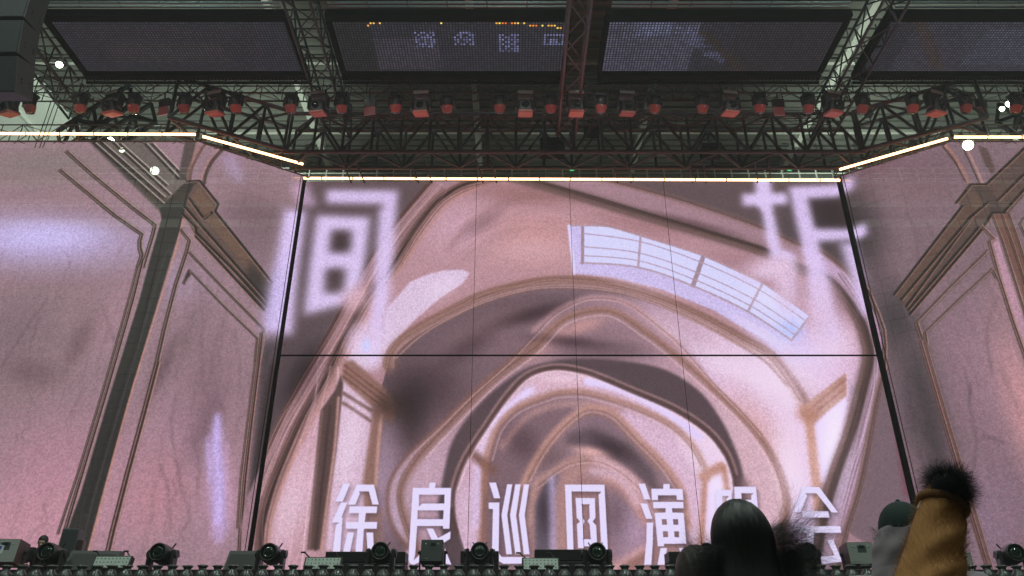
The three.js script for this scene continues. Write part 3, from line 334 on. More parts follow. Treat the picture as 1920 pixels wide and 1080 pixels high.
  b.fill([[8.35,3.06,8.87,2.12,9.13,1.79,9.53,1.79,9.71,2.12,9.36,2.97,9.3,3.38,9.18,5.02,8.88,9.8,8.73,13.24,8.67,15.7,7.79,15.7,8.05,13.4,8.18,10.53,8.41,6.71,8.44,5.02,8.5,3.47],[-0.74,3.31,-0.29,2.23,-0.06,1.81,0.3,1.68,0.46,1.96,0.14,2.92,0.09,3.35,-0.02,5.03,-0.28,9.85,-0.41,13.28,-0.47,15.72,-1.22,15.75,-1,13.5,-0.89,10.67,-0.69,6.88,-0.67,5.22,-0.62,3.67]], rgb(66, 64, 60), 0.02, 1);
  b.line([[9.18,5.02,8.95,5.02,8.76,8.3,8.5,13.24,8.48,15.7],[-0.02,5.03,-0.22,5.09,-0.39,8.38,-0.61,13.3,-0.63,15.73]], rgb(84, 80, 76), 0.06, 0.02, 0.9); b.line([[8.76,5.02,8.53,10.17,8.33,13.88],[-0.39,5.14,-0.59,10.27,-0.76,13.94]], rgb(58, 56, 53), 0.08, 0.03, 0.9); b.line([[9.28,3.47,9.26,5.02,8.9,9.89,8.77,13.27,8.7,15.7],[0.07,3.45,0.05,5.01,-0.26,9.94,-0.38,13.31,-0.44,15.72]], rgb(196, 150, 132), 0.06, 0.012, 0.95);
  // second moulding beside it
  b.mould([[9.3,3.92,9.71,4.39,9.7,4.86,9.57,6.2,9.51,7.92,9.52,9.06],[0.09,3.9,0.46,4.25,0.45,4.73,0.33,6.11,0.28,7.86,0.28,9]], 0.17, rgb(76, 60, 54)); b.mould([[9.53,9.06,9.47,10.88,9.38,12.75,9.33,14.5,9.32,15.4],[0.3,9,0.24,10.84,0.16,12.73,0.11,14.49,0.11,15.4]], 0.2, rgb(70, 54, 48), rgb(204, 160, 146));
  // arch ribs at the top
  b.line([[9.55,-0.08,9.35,0.49,9.18,1.23,9.21,1.75],[0.32,-0.21,0.13,0.44,-0.01,1.24,0.01,1.75]], rgb(122, 94, 84), 0.09, 0.015, 0.9); b.line([[9.42,0.05,9.21,0.55,9.07,1.23,9.11,1.75],[0.2,-0.03,0.01,0.55,-0.11,1.27,-0.08,1.78]], rgb(166, 128, 114), 0.05, 0.015, 0.8); b.line([[10.24,0.3,9.89,0.93,9.77,1.54,9.77,1.93],[0.94,-0.07,0.62,0.69,0.51,1.35,0.51,1.74]], rgb(92, 72, 66), 0.13, 0.015, 0.9); b.line([[10.08,0.3,9.76,0.93,9.64,1.54,9.65,1.87],[0.8,-0.02,0.5,0.73,0.4,1.39,0.41,1.72]], rgb(186, 144, 128), 0.05, 0.012, 0.8);
  for (const q of [[[[10.3,0.68,10.88,1.72],[1,0.29,1.55,1.15]], 0.5], [[[10.5,0.62,11.09,1.78],[1.18,0.15,1.75,1.14]], 0.5], [[[10.72,0.74,11.02,1.35],[1.4,0.2,1.68,0.73]], 0.35]]) b.line(q[0], rgb(194, 178, 214), 0.22, 0.16, q[1]);
  // projecting cornice
  b.fill([[9.28,2.52,9.4,2,9.59,1.82,10.45,2.82,10.38,3.14,11.66,4.54,12.91,6.12,12.98,6.81,12.79,7.15,11.58,5.81,9.89,4.21,9.26,3.29],[0.07,2.5,0.18,1.93,0.35,1.69,1.14,2.44,1.08,2.78,2.3,3.85,3.57,5.18,3.64,5.91,3.44,6.32,2.23,5.21,0.62,4.02,0.06,3.28]], rgb(114, 94, 86), 0.015, 1);
  b.fill([[9.61,2.13,10.4,3.04,10.28,3.21,12.11,5.18,12.89,6.2,12.88,6.62,12.21,5.81,10.39,3.8,9.4,2.57],[0.37,2,1.09,2.67,0.99,2.88,2.75,4.4,3.55,5.27,3.54,5.73,2.85,5.04,1.08,3.46,0.18,2.5]], rgb(126, 100, 84), 0.03, 0.9); b.fill([[12.01,5.18,12.92,6.2,12.95,6.89,12.79,7.15,11.92,6.2],[2.65,4.43,3.58,5.26,3.61,6,3.44,6.32,2.56,5.53]], rgb(68, 60, 58), 0.12, 0.85);
  for (const p of [[[9.12,1.86,9.59,1.82,10.45,2.82,10.38,3.14,12.9,6.06],[-0.07,1.89,0.35,1.69,1.14,2.44,1.08,2.78,3.56,5.12]], [[9.36,2.61,10.04,3.46,10.28,3.21],[0.14,2.56,0.76,3.22,0.99,2.88]], [[9.25,2.95,10.12,3.88,12.83,6.77],[0.05,2.94,0.83,3.62,3.49,5.9]], [[9.26,3.29,9.82,3.84,9.89,4.21,12.78,7.13],[0.06,3.28,0.56,3.66,0.62,4.02,3.44,6.3]], [[9.86,4.05,11.56,5.66,12.83,6.96],[0.6,3.86,2.2,5.05,3.48,6.11]]]) { b.line(p, rgb(52, 44, 42), 0.11, 0.01, 0.9, false); b.line(p.map((q) => q.map((v, i) => v + (i % 2 ? 0.05 : -0.05))), rgb(172, 134, 116), 0.035, 0.008, 0.8, false); }
  // panel below the cornice
  b.mould([[9.8,4.88,11.24,6.28,12.89,7.83,12.92,8.5,12.9,9.02],[0.54,4.72,1.9,5.79,3.55,7.04,3.58,7.75,3.56,8.32]], 0.15); b.mould([[9.83,6.12,9.93,5.6,11.36,6.96,12.74,8.2,12.8,9.02],[0.57,5.97,0.66,5.41,2.01,6.47,3.39,7.46,3.45,8.34]], 0.12); b.fill([[9.81,6.12,9.9,5.58,10.01,5.78],[0.55,5.98,0.63,5.4,0.73,5.58]], rgb(70, 58, 54), 0.02, 0.9);
  b.mould([[12.85,7.98,12.9,9.06,12.96,11.06,13.05,12.92,13.17,14.5,13.3,15.7],[3.51,7.21,3.56,8.36,3.63,10.51,3.72,12.51,3.85,14.22,3.98,15.52]], 0.16, rgb(70, 54, 48), rgb(196, 150, 134)); b.mould([[12.72,8.22,12.79,9.25,12.85,11.23,12.92,12.92,13.05,14.34],[3.38,7.49,3.45,8.58,3.51,10.72,3.58,12.53,3.72,14.06]], 0.1, rgb(86, 66, 58));
  b.line([[13.39,9.25,13.36,10.53,13.31,12.42,13.36,13.88],[4.08,8.46,4.05,9.87,3.99,11.94,4.05,13.53]], rgb(64, 56, 56), 0.2, 0.08, 0.8);
  // bright curtain of light
  b.fill([[11.82,10.73,12.07,11.27,12.32,12.03,12.6,13.31,12.76,14.36,12.63,14.87,12.36,14.7,12.12,13.84,11.88,12.95,11.64,11.84],[2.46,10.34,2.71,10.87,2.97,11.65,3.25,12.99,3.42,14.11,3.28,14.66,3,14.5,2.76,13.6,2.52,12.68,2.28,11.54]], rgb(198, 178, 218), 0.1, 0.7); b.line([[11.84,10.88,11.96,11.84,12.25,12.95,12.42,14.19],[2.48,10.5,2.61,11.5,2.89,12.64,3.07,13.95]], rgb(206, 194, 244), 0.16, 0.08, 0.9); b.line([[11.65,11.65,11.83,12.4,12.02,12.95],[2.29,11.34,2.47,12.11,2.66,12.67]], rgb(200, 184, 226), 0.1, 0.06, 0.7); b.line([[12.29,11.84,12.54,12.95,12.8,14.19],[2.94,11.45,3.19,12.61,3.46,13.92]], rgb(206, 170, 186), 0.1, 0.06, 0.6);
  // the soft character's edge reaching over from the centre screen
  b.fill([[12.93,3.05,13.77,3.18,13.79,4.59,13.81,6.23,13.89,8.1,12.86,7.91,12.91,5.88],[3.6,1.85,4.48,1.7,4.51,3.24,4.53,5.04,4.61,7.1,3.52,7.12,3.57,4.92]], rgb(220, 206, 242), 0.16, 0.95); b.fill([[13.02,1.96,13.6,1.84,14.14,2.98,13.45,2.98],[3.68,0.63,4.31,0.28,4.88,1.33,4.14,1.58]], rgb(206, 178, 200), 0.16, 0.8); b.blob([[13.18,6.71],[3.85,5.74]], 0.9, 2.6, rgb(196, 186, 226), 0.5);
  b.fill([[13.36,15.7,13.14,14.28,13.2,13.45,13.59,12.05,13.81,11.23,14.59,15.7],[4.05,15.52,3.81,13.99,3.87,13.08,4.29,11.5,4.52,10.57,5.38,15.46]], rgb(176, 142, 148), 0.03, 0.9);
  leftFilms.forEach((f) => { f.set(0, 1); f.grain(0.26, 0.045, 1.2); });
}
{
  const b = both(rightFilms);
  b.fill([[-5.31,-9.35,14.4,0.92,7.77,19.77,-8.68,20.68],[-9.45,-4.49,16.98,-4.49,5.08,19.98,-12.08,19.98]], rgb(146, 122, 128));
  b.blob([[-0.01,2.62],[-4.55,3.92]], 1.8, 4, rgb(74, 64, 66), 0.95); b.blob([[0.69,6.72],[-3.81,7.51]], 1.3, 2.6, rgb(78, 70, 72), 0.9); b.blob([[1.34,-0.19],[-3.12,0.86]], 1.6, 1.4, rgb(136, 102, 108), 0.8); b.blob([[2.97,1.2],[-1.26,1.6]], 2, 2, rgb(140, 112, 118), 0.7); b.blob([[0.86,10],[-3.63,10.53]], 1.5, 4, rgb(100, 90, 92), 0.8);
  b.blob([[2.98,9.23],[-1.25,9.43]], 2.2, 5, rgb(168, 138, 146), 0.9); b.blob([[3.79,10.84],[-0.29,10.88]], 1.1, 5, rgb(214, 166, 164), 0.85); b.blob([[1.89,13.69],[-2.5,13.88]], 2, 2.6, rgb(156, 132, 146), 0.8); b.blob([[4.37,6.8],[0.44,6.71]], 1.2, 2, rgb(190, 152, 154), 0.6);
  b.fill([[-0.15,8.63,-0.28,12.97,-0.5,15.49,-2.44,15.4,-1.8,12.73,-0.65,9.78],[-4.69,9.43,-4.83,13.4,-5.05,15.7,-6.93,15.7,-6.33,13.32,-5.2,10.56]], rgb(120, 102, 108), 0.1, 0.9); b.fill([[1.23,7.68,1.26,9.68,1.16,13.62,0.55,13.57,0.46,10.69,0.66,8.58],[-3.24,8.3,-3.2,10.17,-3.31,13.88,-3.96,13.88,-4.06,11.23,-3.85,9.25]], rgb(88, 80, 80), 0.2, 0.85);
  for (const [p, a] of [[[[2.44,9.51,2.24,10.23,2.17,11.31,1.86,12.33],[-1.88,9.8,-2.11,10.53,-2.19,11.58,-2.54,12.59]], 0.5], [[[2.31,11.24,2.6,11.41,2.86,11.59],[-2.04,11.49,-1.7,11.61,-1.4,11.75]], 0.45], [[[2.39,8.92,2.35,9.87],[-1.94,9.25,-1.98,10.17]], 0.4], [[[3.93,6.68,3.34,7.75,3.13,9.26],[-0.12,6.71,-0.82,7.91,-1.08,9.43]], 0.35], [[[1.94,2.54,2.05,3.75,1.69,5.23],[-2.45,3.24,-2.33,4.37,-2.73,5.88]], 0.35]]) b.line(p, rgb(96, 80, 86), 0.06, 0.04, a);
  for (let i = 0; i < 60; i++) { const x = hash(i, 23) * 9, y = 2 + hash(i, 25) * 14, l = 0.5 + hash(i, 29) * 1.6; rightFilms.forEach((f, k) => f.line([x * (k ? 1 : 0.45), y, x * (k ? 1 : 0.45) + 0.08, y + l * 0.5, x * (k ? 1 : 0.45) + 0.14, y + l], hash(i, 31) > 0.5 ? rgb(118, 98, 102) : rgb(178, 150, 156), 0.05, 0.05, 0.3)); }
  b.fill([[-0.14,0.42,0.46,0.17,0.44,0.78,-0.32,1.05],[-4.68,1.96,-4.06,1.52,-4.08,2.09,-4.87,2.59]], rgb(220, 202, 236), 0.14, 0.95); b.fill([[-0.41,2.62,0.49,2.44,0.48,3.01,0.03,3.12,-0.29,3.04],[-4.96,4.04,-4.03,3.61,-4.04,4.13,-4.51,4.37,-4.83,4.38]], rgb(222, 206, 240), 0.12, 0.97); b.fill([[-0.36,3.08,-0.02,3.19,0.01,5.07,-0.2,5.01],[-4.91,4.44,-4.56,4.44,-4.53,6.16,-4.75,6.16]], rgb(216, 198, 230), 0.16, 0.8);
  // arch of the outer cell running over from the centre screen
  b.fill([[-0.31,4.21,0,5.31,0.22,7.01,0.02,8.15,-0.65,9.78,-1.11,8.44],[-4.86,5.45,-4.54,6.38,-4.32,7.89,-4.52,8.96,-5.2,10.56,-5.66,9.43]], rgb(186, 156, 178), 0.05, 0.95); b.mould([[-0.38,4.57,0,5.31,0.15,6.26,0.22,7.01,0.14,7.65,-0.04,8.45,-0.28,9.01],[-4.93,5.79,-4.54,6.38,-4.39,7.21,-4.32,7.89,-4.39,8.49,-4.58,9.25,-4.82,9.8]], 0.2, rgb(84, 66, 62), rgb(190, 150, 140));
  // top arch ribs
  b.line([[3.83,0.12,4.07,0.98,4.19,1.92],[-0.23,0.2,0.06,0.96,0.21,1.86]], rgb(176, 132, 118), 0.14, 0.015, 0.9, true); b.line([[3.72,0.08,3.96,0.94,4.09,1.89],[-0.37,0.2,-0.08,0.96,0.09,1.86]], rgb(92, 72, 66), 0.07, 0.012, 0.9); b.line([[4.44,0.38,4.54,1.27,4.59,2.14],[0.53,0.2,0.65,1.07,0.71,1.93]], rgb(190, 150, 140), 0.1, 0.015, 0.9); b.line([[4.33,0.33,4.43,1.23,4.49,2.11],[0.39,0.2,0.51,1.07,0.59,1.93]], rgb(86, 70, 64), 0.06, 0.012, 0.9); b.fill([[4.83,0.53,5.08,0.74,5.11,1.7,4.95,1.9,4.85,1.39],[1.02,0.2,1.34,0.31,1.38,1.28,1.17,1.55,1.04,1.07]], rgb(108, 88, 82), 0.03, 0.9);
  // cornice
  b.fill([[3.62,2.57,4.17,1.99,4.69,2.18,4.92,1.99,6.25,1.07,6.77,0.71,6.31,2.46,5.03,3.6,4.62,3.52,4.06,4.04,1.18,6.6,0.84,5.71,3.73,2.89],[-0.49,2.72,0.19,1.93,0.84,1.93,1.14,1.65,2.91,0.15,3.64,-0.46,2.99,1.6,1.28,3.26,0.75,3.32,0.05,4.03,-3.29,7.29,-3.66,6.54,-0.35,2.99]], rgb(108, 88, 82), 0.015, 1);
  b.fill([[3.72,2.94,4.43,2.48,4.47,2.94,4.01,3.33,1.23,6.19,0.97,5.75],[-0.36,3.04,0.52,2.33,0.56,2.79,-0.02,3.34,-3.24,6.9,-3.52,6.54]], rgb(116, 92, 80), 0.03, 0.9); b.fill([[4.23,2.09,4.69,2.21,4.78,2.6,4.92,3.49,4.58,3.38,4.37,2.76],[0.26,2.02,0.84,1.97,0.95,2.33,1.13,3.19,0.7,3.19,0.43,2.63]], rgb(92, 78, 74), 0.03, 0.9);
  for (const p of [[[3.6,2.64,4.24,2.05,4.69,2.21],[-0.51,2.79,0.27,1.97,0.84,1.97]], [[4.69,2.21,6.24,1.11,6.76,0.76],[0.84,1.97,2.9,0.2,3.62,-0.41]], [[0.84,5.71,3.75,2.84],[-3.66,6.54,-0.34,2.94]], [[1.14,6.27,4.02,3.29,4.58,2.93],[-3.34,6.99,0,3.29,0.7,2.74]], [[1.18,6.6,4.16,3.92,4.57,3.43],[-3.29,7.29,0.17,3.88,0.69,3.24]], [[1.04,5.96,3.94,3.31],[-3.44,6.72,-0.1,3.34]], [[1.18,6.42,4.12,3.77],[-3.29,7.12,0.13,3.73]], [[4.86,2.98,6.5,1.73],[1.06,2.68,3.26,0.75]], [[4.92,3.49,6.36,2.28],[1.13,3.19,3.06,1.39]], [[4.58,3.41,4.94,3.53],[0.7,3.22,1.17,3.22]]]) { b.line(p, rgb(54, 45, 42), 0.1, 0.01, 0.9, false); b.line(p.map((q) => q.map((v, i) => v + (i % 2 ? 0.05 : 0.04))), rgb(170, 130, 112), 0.035, 0.008, 0.8, false); }
  // pilaster at the right edge and panels
  b.fill([[4.56,3.47,5.07,3.61,5.05,4.64,5,6.45,4.86,7.97,4.61,8.9,4.66,6.89,4.66,5.08],[0.68,3.29,1.32,3.26,1.31,4.32,1.23,6.18,1.06,7.77,0.75,8.78,0.8,6.72,0.8,4.89]], rgb(132, 98, 84), 0.02, 0.95); for (const p of [[[4.58,3.53,4.62,4.69,4.58,7.21,4.53,9.21],[0.7,3.34,0.75,4.51,0.7,7.08,0.64,9.11]], [[4.86,3.57,4.88,4.77,4.85,6.76],[1.06,3.29,1.08,4.51,1.04,6.54]], [[5.07,3.61,5.07,4.83,5.01,6.63],[1.32,3.26,1.33,4.51,1.26,6.36]]]) b.mould(p, 0.12, rgb(78, 58, 50), rgb(204, 160, 140));
  b.fill([[4.32,4.46,4.52,4.38,4.49,5.77,4.47,7.62,4.41,8.7,4.19,8.69,4.23,6.24],[0.37,4.36,0.62,4.22,0.58,5.64,0.56,7.51,0.49,8.61,0.22,8.66,0.26,6.18]], rgb(196, 160, 172), 0.02, 0.95); b.mould([[4.12,3.77,4.4,4.43,4.24,4.5,4.18,5.87,4.17,7.55,4.19,8.69,4.21,9.47],[0.13,3.73,0.47,4.32,0.27,4.43,0.2,5.82,0.19,7.51,0.22,8.66,0.23,9.43]], 0.18, rgb(96, 70, 62), rgb(206, 160, 148));
  b.mould([[4.1,4.84,2.57,5.98,1.33,6.98,1.36,7.52,1.44,9.02],[0.09,4.81,-1.74,6.36,-3.13,7.62,-3.09,8.11,-3.01,9.52]], 0.18, rgb(84, 64, 58)); b.mould([[4.11,5.94,4.06,5.56,2.74,6.49,1.51,7.41,1.47,7.94],[0.11,5.91,0.05,5.54,-1.53,6.81,-2.93,7.98,-2.97,8.49]], 0.15, rgb(84, 64, 58)); b.mould([[5.43,3.91,5.27,4.1,5.31,4.72],[1.8,3.44,1.6,3.68,1.64,4.32]], 0.14);
  b.fill([[1.27,7.52,1.47,7.74,1.52,10.07,1.58,12.09,1.59,13.63,1.64,15.59,1.47,15.59,1.34,13.61,1.39,11.78,1.35,9.97],[-3.19,8.14,-2.97,8.3,-2.91,10.49,-2.86,12.39,-2.85,13.84,-2.78,15.7,-2.97,15.7,-3.11,13.84,-3.06,12.12,-3.11,10.42]], rgb(134, 102, 96), 0.02, 0.95); b.mould([[1.3,7.7,1.36,10.05,1.42,12.07,1.47,13.62,1.54,15.59],[-3.16,8.3,-3.09,10.49,-3.03,12.39,-2.98,13.84,-2.9,15.7]], 0.14, rgb(94, 72, 68), rgb(196, 150, 140)); b.mould([[1.44,7.73,1.49,10.07,1.55,12.09,1.59,13.63,1.64,15.59],[-3.01,8.3,-2.95,10.49,-2.89,12.39,-2.85,13.84,-2.78,15.7]], 0.1, rgb(104, 80, 74), rgb(196, 160, 150));
  b.line([[3.9,8.27,3.91,9.2,3.89,9.88],[-0.15,8.3,-0.14,9.23,-0.16,9.9]], rgb(198, 160, 160), 0.05, 0.015, 0.7); b.line([[-0.52,9.86,-0.48,13.13],[-5.07,10.61,-5.03,13.56]], rgb(110, 60, 70), 0.1, 0.06, 0.5);
  b.line([[-0.71,10.89,-0.69,11.81,-0.71,13.28],[-5.26,11.56,-5.24,12.39,-5.27,13.72]], rgb(150, 132, 132), 0.03, 0.012, 0.6); b.line([[-1.36,12.03,-1.3,12.93],[-5.91,12.66,-5.84,13.46]], rgb(150, 132, 132), 0.03, 0.012, 0.6);
  rightFilms.forEach((f) => { f.set(0, 1); f.grain(0.28, 0.045, 1.24); });
}

// ---------------------------------------------------------------- LED walls
const ledMat = (t, k = 1, more = {}) => { const m = new THREE.MeshPhysicalMaterial({ roughness: 0.95, specularIntensity: 0.1, ...more }); m.color.setRGB(0.008, 0.008, 0.009); m.emissive.setRGB(1, 1, 1); m.emissiveMap = t; m.emissiveIntensity = k; return m; };
const blackTrim = new THREE.MeshPhysicalMaterial({ color: new THREE.Color().setRGB(0.006, 0.006, 0.006), roughness: 0.95, specularIntensity: 0.08 }), blackSteel = std(0.035, 0.034, 0.036, 0.5, 0.3), darkSteel = std(0.05, 0.05, 0.052, 0.45, 0.4), alu = std(0.55, 0.57, 0.57, 0.35, 0.8);
function screenPiece(parent, name, mat, W, H, u0, u1, v0, v1) { // a slab whose face shows the film between u0..u1, v0..v1 (metres from the top left)
  const g = new THREE.BoxGeometry(u1 - u0, v1 - v0, 0.08), uv = g.attributes.uv, n = g.attributes.normal, p = g.attributes.position;
  for (let i = 0; i < uv.count; i++) uv.setXY(i, (u0 + (p.getX(i) + (u1 - u0) / 2)) / W, 1 - (v0 + ((v1 - v0) / 2 - p.getY(i))) / H);
  g.clearGroups();
  const idx = g.index.array, front = [], rest = [];
  for (let i = 0; i < idx.length; i += 3) (n.getZ(idx[i]) > 0.5 ? front : rest).push(idx[i], idx[i + 1], idx[i + 2]);
  g.setIndex([...front, ...rest]); g.addGroup(0, front.length, 0); g.addGroup(front.length, rest.length, 1);
  return part(parent, name, g, [mat, blackTrim], [(u0 + u1) / 2, H - (v0 + v1) / 2, 0]);
}
function screenLight(parent, w, h, x, y, z, r, g, b, k) { const l = new THREE.RectAreaLight(new THREE.Color().setRGB(r, g, b), k, w, h); l.position.set(x, y, z); l.rotation.y = Math.PI; parent.add(l); return l; }
{
  const W = centreFilm.w, H = centreFilm.h, t = thing('video_wall', 'huge central LED video wall showing nested plaster arches and white title characters', 'video wall', [-8.64, 2.2, -25.9]);
  const m = ledMat(centreFilm.texture());
  const us = [0, 7.17, 11.03, 14.96, W], vm = 7.75;
  for (let i = 0; i < 4; i++) for (const [a, c] of [[0, vm - 0.035], [vm + 0.035, H]]) screenPiece(t, 'screen_panel', m, W, H, us[i] + (i ? 0.009 : 0.035), us[i + 1] - (i < 3 ? 0.009 : 0.035), a, c);
  box(t, 'gap_strip', blackTrim, [W, 0.1, 0.04], [W / 2, H - vm, -0.03]);
  for (const x of [0, W]) box(t, 'edge_trim', blackTrim, [0.07, H + 0.1, 0.08], [x, H / 2, 0.01]);
  for (const x of [-0.05, W + 0.05]) box(t, 'return_panel', blackTrim, [0.02, H + 0.1, 0.62], [x, H / 2, 0.22]);  // side covers added to block the bright hall behind the gap
  box(t, 'back_frame', blackSteel, [W, H, 0.05], [W / 2, H / 2, -0.12]);
  screenLight(t, W - 1, H - 1, W / 2, H / 2, 0.12, 0.52, 0.36, 0.42, 0.25);
}
function wing(label, film, x0, z0, x1, z1, grid, lightK) {
  const W = film.w, H = film.h, t = thing('mesh_screen', label, 'LED screen', [x0, 2.2, z0], 'semi-transparent side screens');
  t.rotation.y = -Math.atan2(z1 - z0, x1 - x0);
  const op = W < 6 ? 0.94 : 0.9, m = ledMat(film.texture(), 1 / op, { transparent: true, opacity: op }), g = new THREE.PlaneGeometry(W, H);
  part(t, 'screen', g, m, [W / 2, H / 2, 0]);
  for (let x = 0; x <= W + 0.01; x += W / Math.round(W / 0.5)) box(t, 'upright_bar', blackTrim, [0.026, H, 0.03], [x, H / 2, -0.03]);
  for (let y = 0; y <= H + 0.01; y += H / Math.round(H / 0.55)) box(t, 'cross_bar', blackTrim, [W, 0.026, 0.02], [W / 2, y, -0.055]);
  screenLight(t, W - 0.4, H - 1, W / 2, H / 2, 0.1, 0.42, 0.3, 0.32, lightK);
  return t;
}
wing('left front-facing LED mesh screen with tall dark pilaster and lavender glow', leftFilms[0], ...[-21.32,-23.23,-12.12,-23.23], true, 0.22);
wing('left angled LED mesh screen with brown cornice beside the central wall', leftFilms[1], ...[-12.12,-23.23,-8.62,-25.43], true, 0.22);
wing('right angled LED mesh screen with dark shadow beside the central wall', rightFilms[0], ...[13.58,-25.43,16.94,-23.23], true, 0.2);
wing('right front-facing LED mesh screen with brown cornice and salmon glow', rightFilms[1], ...[16.94,-23.23,26.14,-23.23], true, 0.22);

// ---------------------------------------------------------------- hall and stage
const grime = tex(256, 256, (x, y) => { const n = 0.75 * vnoise(x / 26, y / 26) + 0.25 * vnoise(x / 5, y / 5), v = 150 + 70 * n; return [v, v, v]; }, true);
const concrete = tex(512, 512, (x, y) => { const v = 120 + 40 * vnoise(x / 60, y / 60) + 22 * vnoise(x / 9, y / 9) + 16 * hash(x, y); return [v, v * 0.99, v * 0.96]; }, true, [12, 12]);
const structure = (name, geo, mat, pos, rot) => { const m = part(scene, name, geo, mat, pos, rot); m.userData.kind = 'structure'; return m; };
structure('floor', new THREE.BoxGeometry(110, 0.4, 90), std(0.16, 0.16, 0.16, 0.8, 0, { map: concrete }), [0, -0.2, -5]);
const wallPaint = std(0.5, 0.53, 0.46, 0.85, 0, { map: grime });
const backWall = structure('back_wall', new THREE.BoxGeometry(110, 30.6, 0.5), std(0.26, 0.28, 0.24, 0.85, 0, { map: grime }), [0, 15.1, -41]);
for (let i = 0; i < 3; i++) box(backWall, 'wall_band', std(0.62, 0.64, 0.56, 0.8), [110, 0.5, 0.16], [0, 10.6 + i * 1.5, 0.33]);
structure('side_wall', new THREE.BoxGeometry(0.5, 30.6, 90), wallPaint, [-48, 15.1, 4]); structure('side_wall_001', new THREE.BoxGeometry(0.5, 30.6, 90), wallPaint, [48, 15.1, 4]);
structure('front_wall', new THREE.BoxGeometry(110, 30.6, 0.5), std(0.12, 0.12, 0.12, 0.9), [0, 15.1, 40]);
const roofMat = std(0.2, 0.21, 0.18, 0.7, 0.1, { map: grime }), membrane = std(0.8, 0.86, 0.79, 0.8), paleSteel = std(0.6, 0.62, 0.56, 0.6);
const roof = structure('roof', new THREE.BoxGeometry(58, 0.4, 82), roofMat, [2.5, 30.3, 0]);
for (let z = -40.4; z < -26; z += 0.62) { const s = part(roof, 'roof_rib', BOX, roofMat, [0, -0.26, z]); s.scale.set(58, 0.14, 0.3); }
for (const x of [-14.5, -4.6, 5.4, 15.3]) box(roof, 'rafter', std(0.42, 0.44, 0.39, 0.6), [0.35, 0.5, 34], [x, -0.5, -24]);
for (const z of [-30.5, -36.5]) box(roof, 'purlin', std(0.4, 0.41, 0.36, 0.7), [58, 0.22, 0.2], [0, -0.62, z]);
for (const s of [-1, 1]) { const mm = structure(s < 0 ? 'roof_membrane' : 'roof_membrane_001', new THREE.BoxGeometry(26, 0.3, 82), membrane, [2.5 + s * 42, 30.3, 0]); for (let i = 0; i < 6; i++) box(mm, 'seam_rib', paleSteel, [0.12, 0.16, 60], [-10 + i * 4, -0.22, -12]); for (let i = 0; i < 4; i++) box(mm, 'cross_rib', paleSteel, [26, 0.2, 0.16], [0, -0.26, -38 + i * 5]); }
const stage = structure('stage', new THREE.BoxGeometry(52, 0.3, 14.6), std(0.03, 0.03, 0.032, 0.35), [2.5, 2.2 - 0.15, -20.4]);
box(stage, 'fascia', std(0.02, 0.02, 0.022, 0.7), [52, 2.2 - 0.3, 0.1], [0, -2.2 / 2 - 0.001, 7.2]);

// ---------------------------------------------------------------- trusses
function truss(name, label, A, B, w, h, bay, rc, rb, mat, group, turn) {
  const a = V3(...A), b = V3(...B), d = b.clone().sub(a), len = d.length(), t = thing(name, label, 'truss', A, group);
  const x = d.clone().normalize(), z = V3(-x.z, 0, x.x).normalize(), y = V3().crossVectors(z, x).normalize(); if (y.y < 0) { y.negate(); z.negate(); }
  const P = (u, v, s) => x.clone().multiplyScalar(u).addScaledVector(y, v * h).addScaledVector(z, s * w / 2).toArray();
  for (const v of [0, 1]) for (const s of [-1, 1]) rod(t, 'chord', mat, P(0, v, s), P(len, v, s), rc);
  const n = Math.max(1, Math.round(len / bay)), st = len / n;
  for (let i = 0; i <= n; i++) for (const s of [-1, 1]) {
    rod(t, 'brace', mat, P(i * st, 0, s), P(i * st, 1, s), rb);
    if (i < n) rod(t, 'brace', mat, P(i * st, i % 2 ? 1 : 0, s), P((i + 1) * st, i % 2 ? 0 : 1, s), rb);
  }
  for (let i = 0; i < n; i++) for (const v of [0, 1]) rod(t, 'brace', mat, P(i * st, v, i % 2 ? 1 : -1), P((i + 1) * st, v, i % 2 ? -1 : 1), rb * 0.85);
  return t;
}
const yT = 19.22, hT = 1.93;
truss('roof_truss', 'heavy black roof truss spanning above the central video wall', [-9.2, yT, -24.9], [14.2, yT, -24.9], 1.1, hT, 1.2, 0.085, 0.062, blackSteel, 'main roof trusses');
truss('roof_truss', 'heavy black roof truss arm angling forward above the left corner', [-9.3, yT + 0.05, -24.8], [-13.2, yT + 0.05, -22.75], 1.1, hT, 1.2, 0.085, 0.062, blackSteel, 'main roof trusses');
truss('roof_truss', 'heavy black roof truss arm angling forward above the right corner', [14.3, yT + 0.05, -24.8], [18.2, yT + 0.05, -22.75], 1.1, hT, 1.2, 0.085, 0.062, blackSteel, 'main roof trusses');
const yF = 20.53, hF = 0.77;
truss('lighting_truss', 'long thin black truss carrying the hanging moving heads', [-21, yF, -22.6], [26, yF, -22.6], 0.5, hF, 0.85, 0.03, 0.018, blackSteel, 'lighting trusses');
truss('lighting_truss', 'thin black ladder truss running just above the heavy roof truss', [-8, 20.46, -24.0], [13, 20.46, -24.0], 0.4, 0.41, 0.7, 0.022, 0.016, darkSteel, 'lighting trusses');
const yW = 18.79, hW = 0.79, tw = 0.5;
truss('edge_truss', 'thin truss behind the warm tubes along the top of the left front screen', [-21.32, yW, -23.35], [-12.12, yW, -23.35], tw, hW, 0.75, 0.028, 0.018, blackSteel, 'trusses along the screen tops');
truss('edge_truss', 'thin truss behind the slanting warm tube at the left angled screen', [-12.07, yW, -23.4], [-8.52, yW, -25.75], tw, hW, 0.6, 0.028, 0.018, blackSteel, 'trusses along the screen tops');
truss('edge_truss', 'thin truss behind the slanting warm tube at the right angled screen', [13.48, yW, -25.75], [16.89, yW, -23.4], tw, hW, 0.6, 0.028, 0.018, blackSteel, 'trusses along the screen tops');
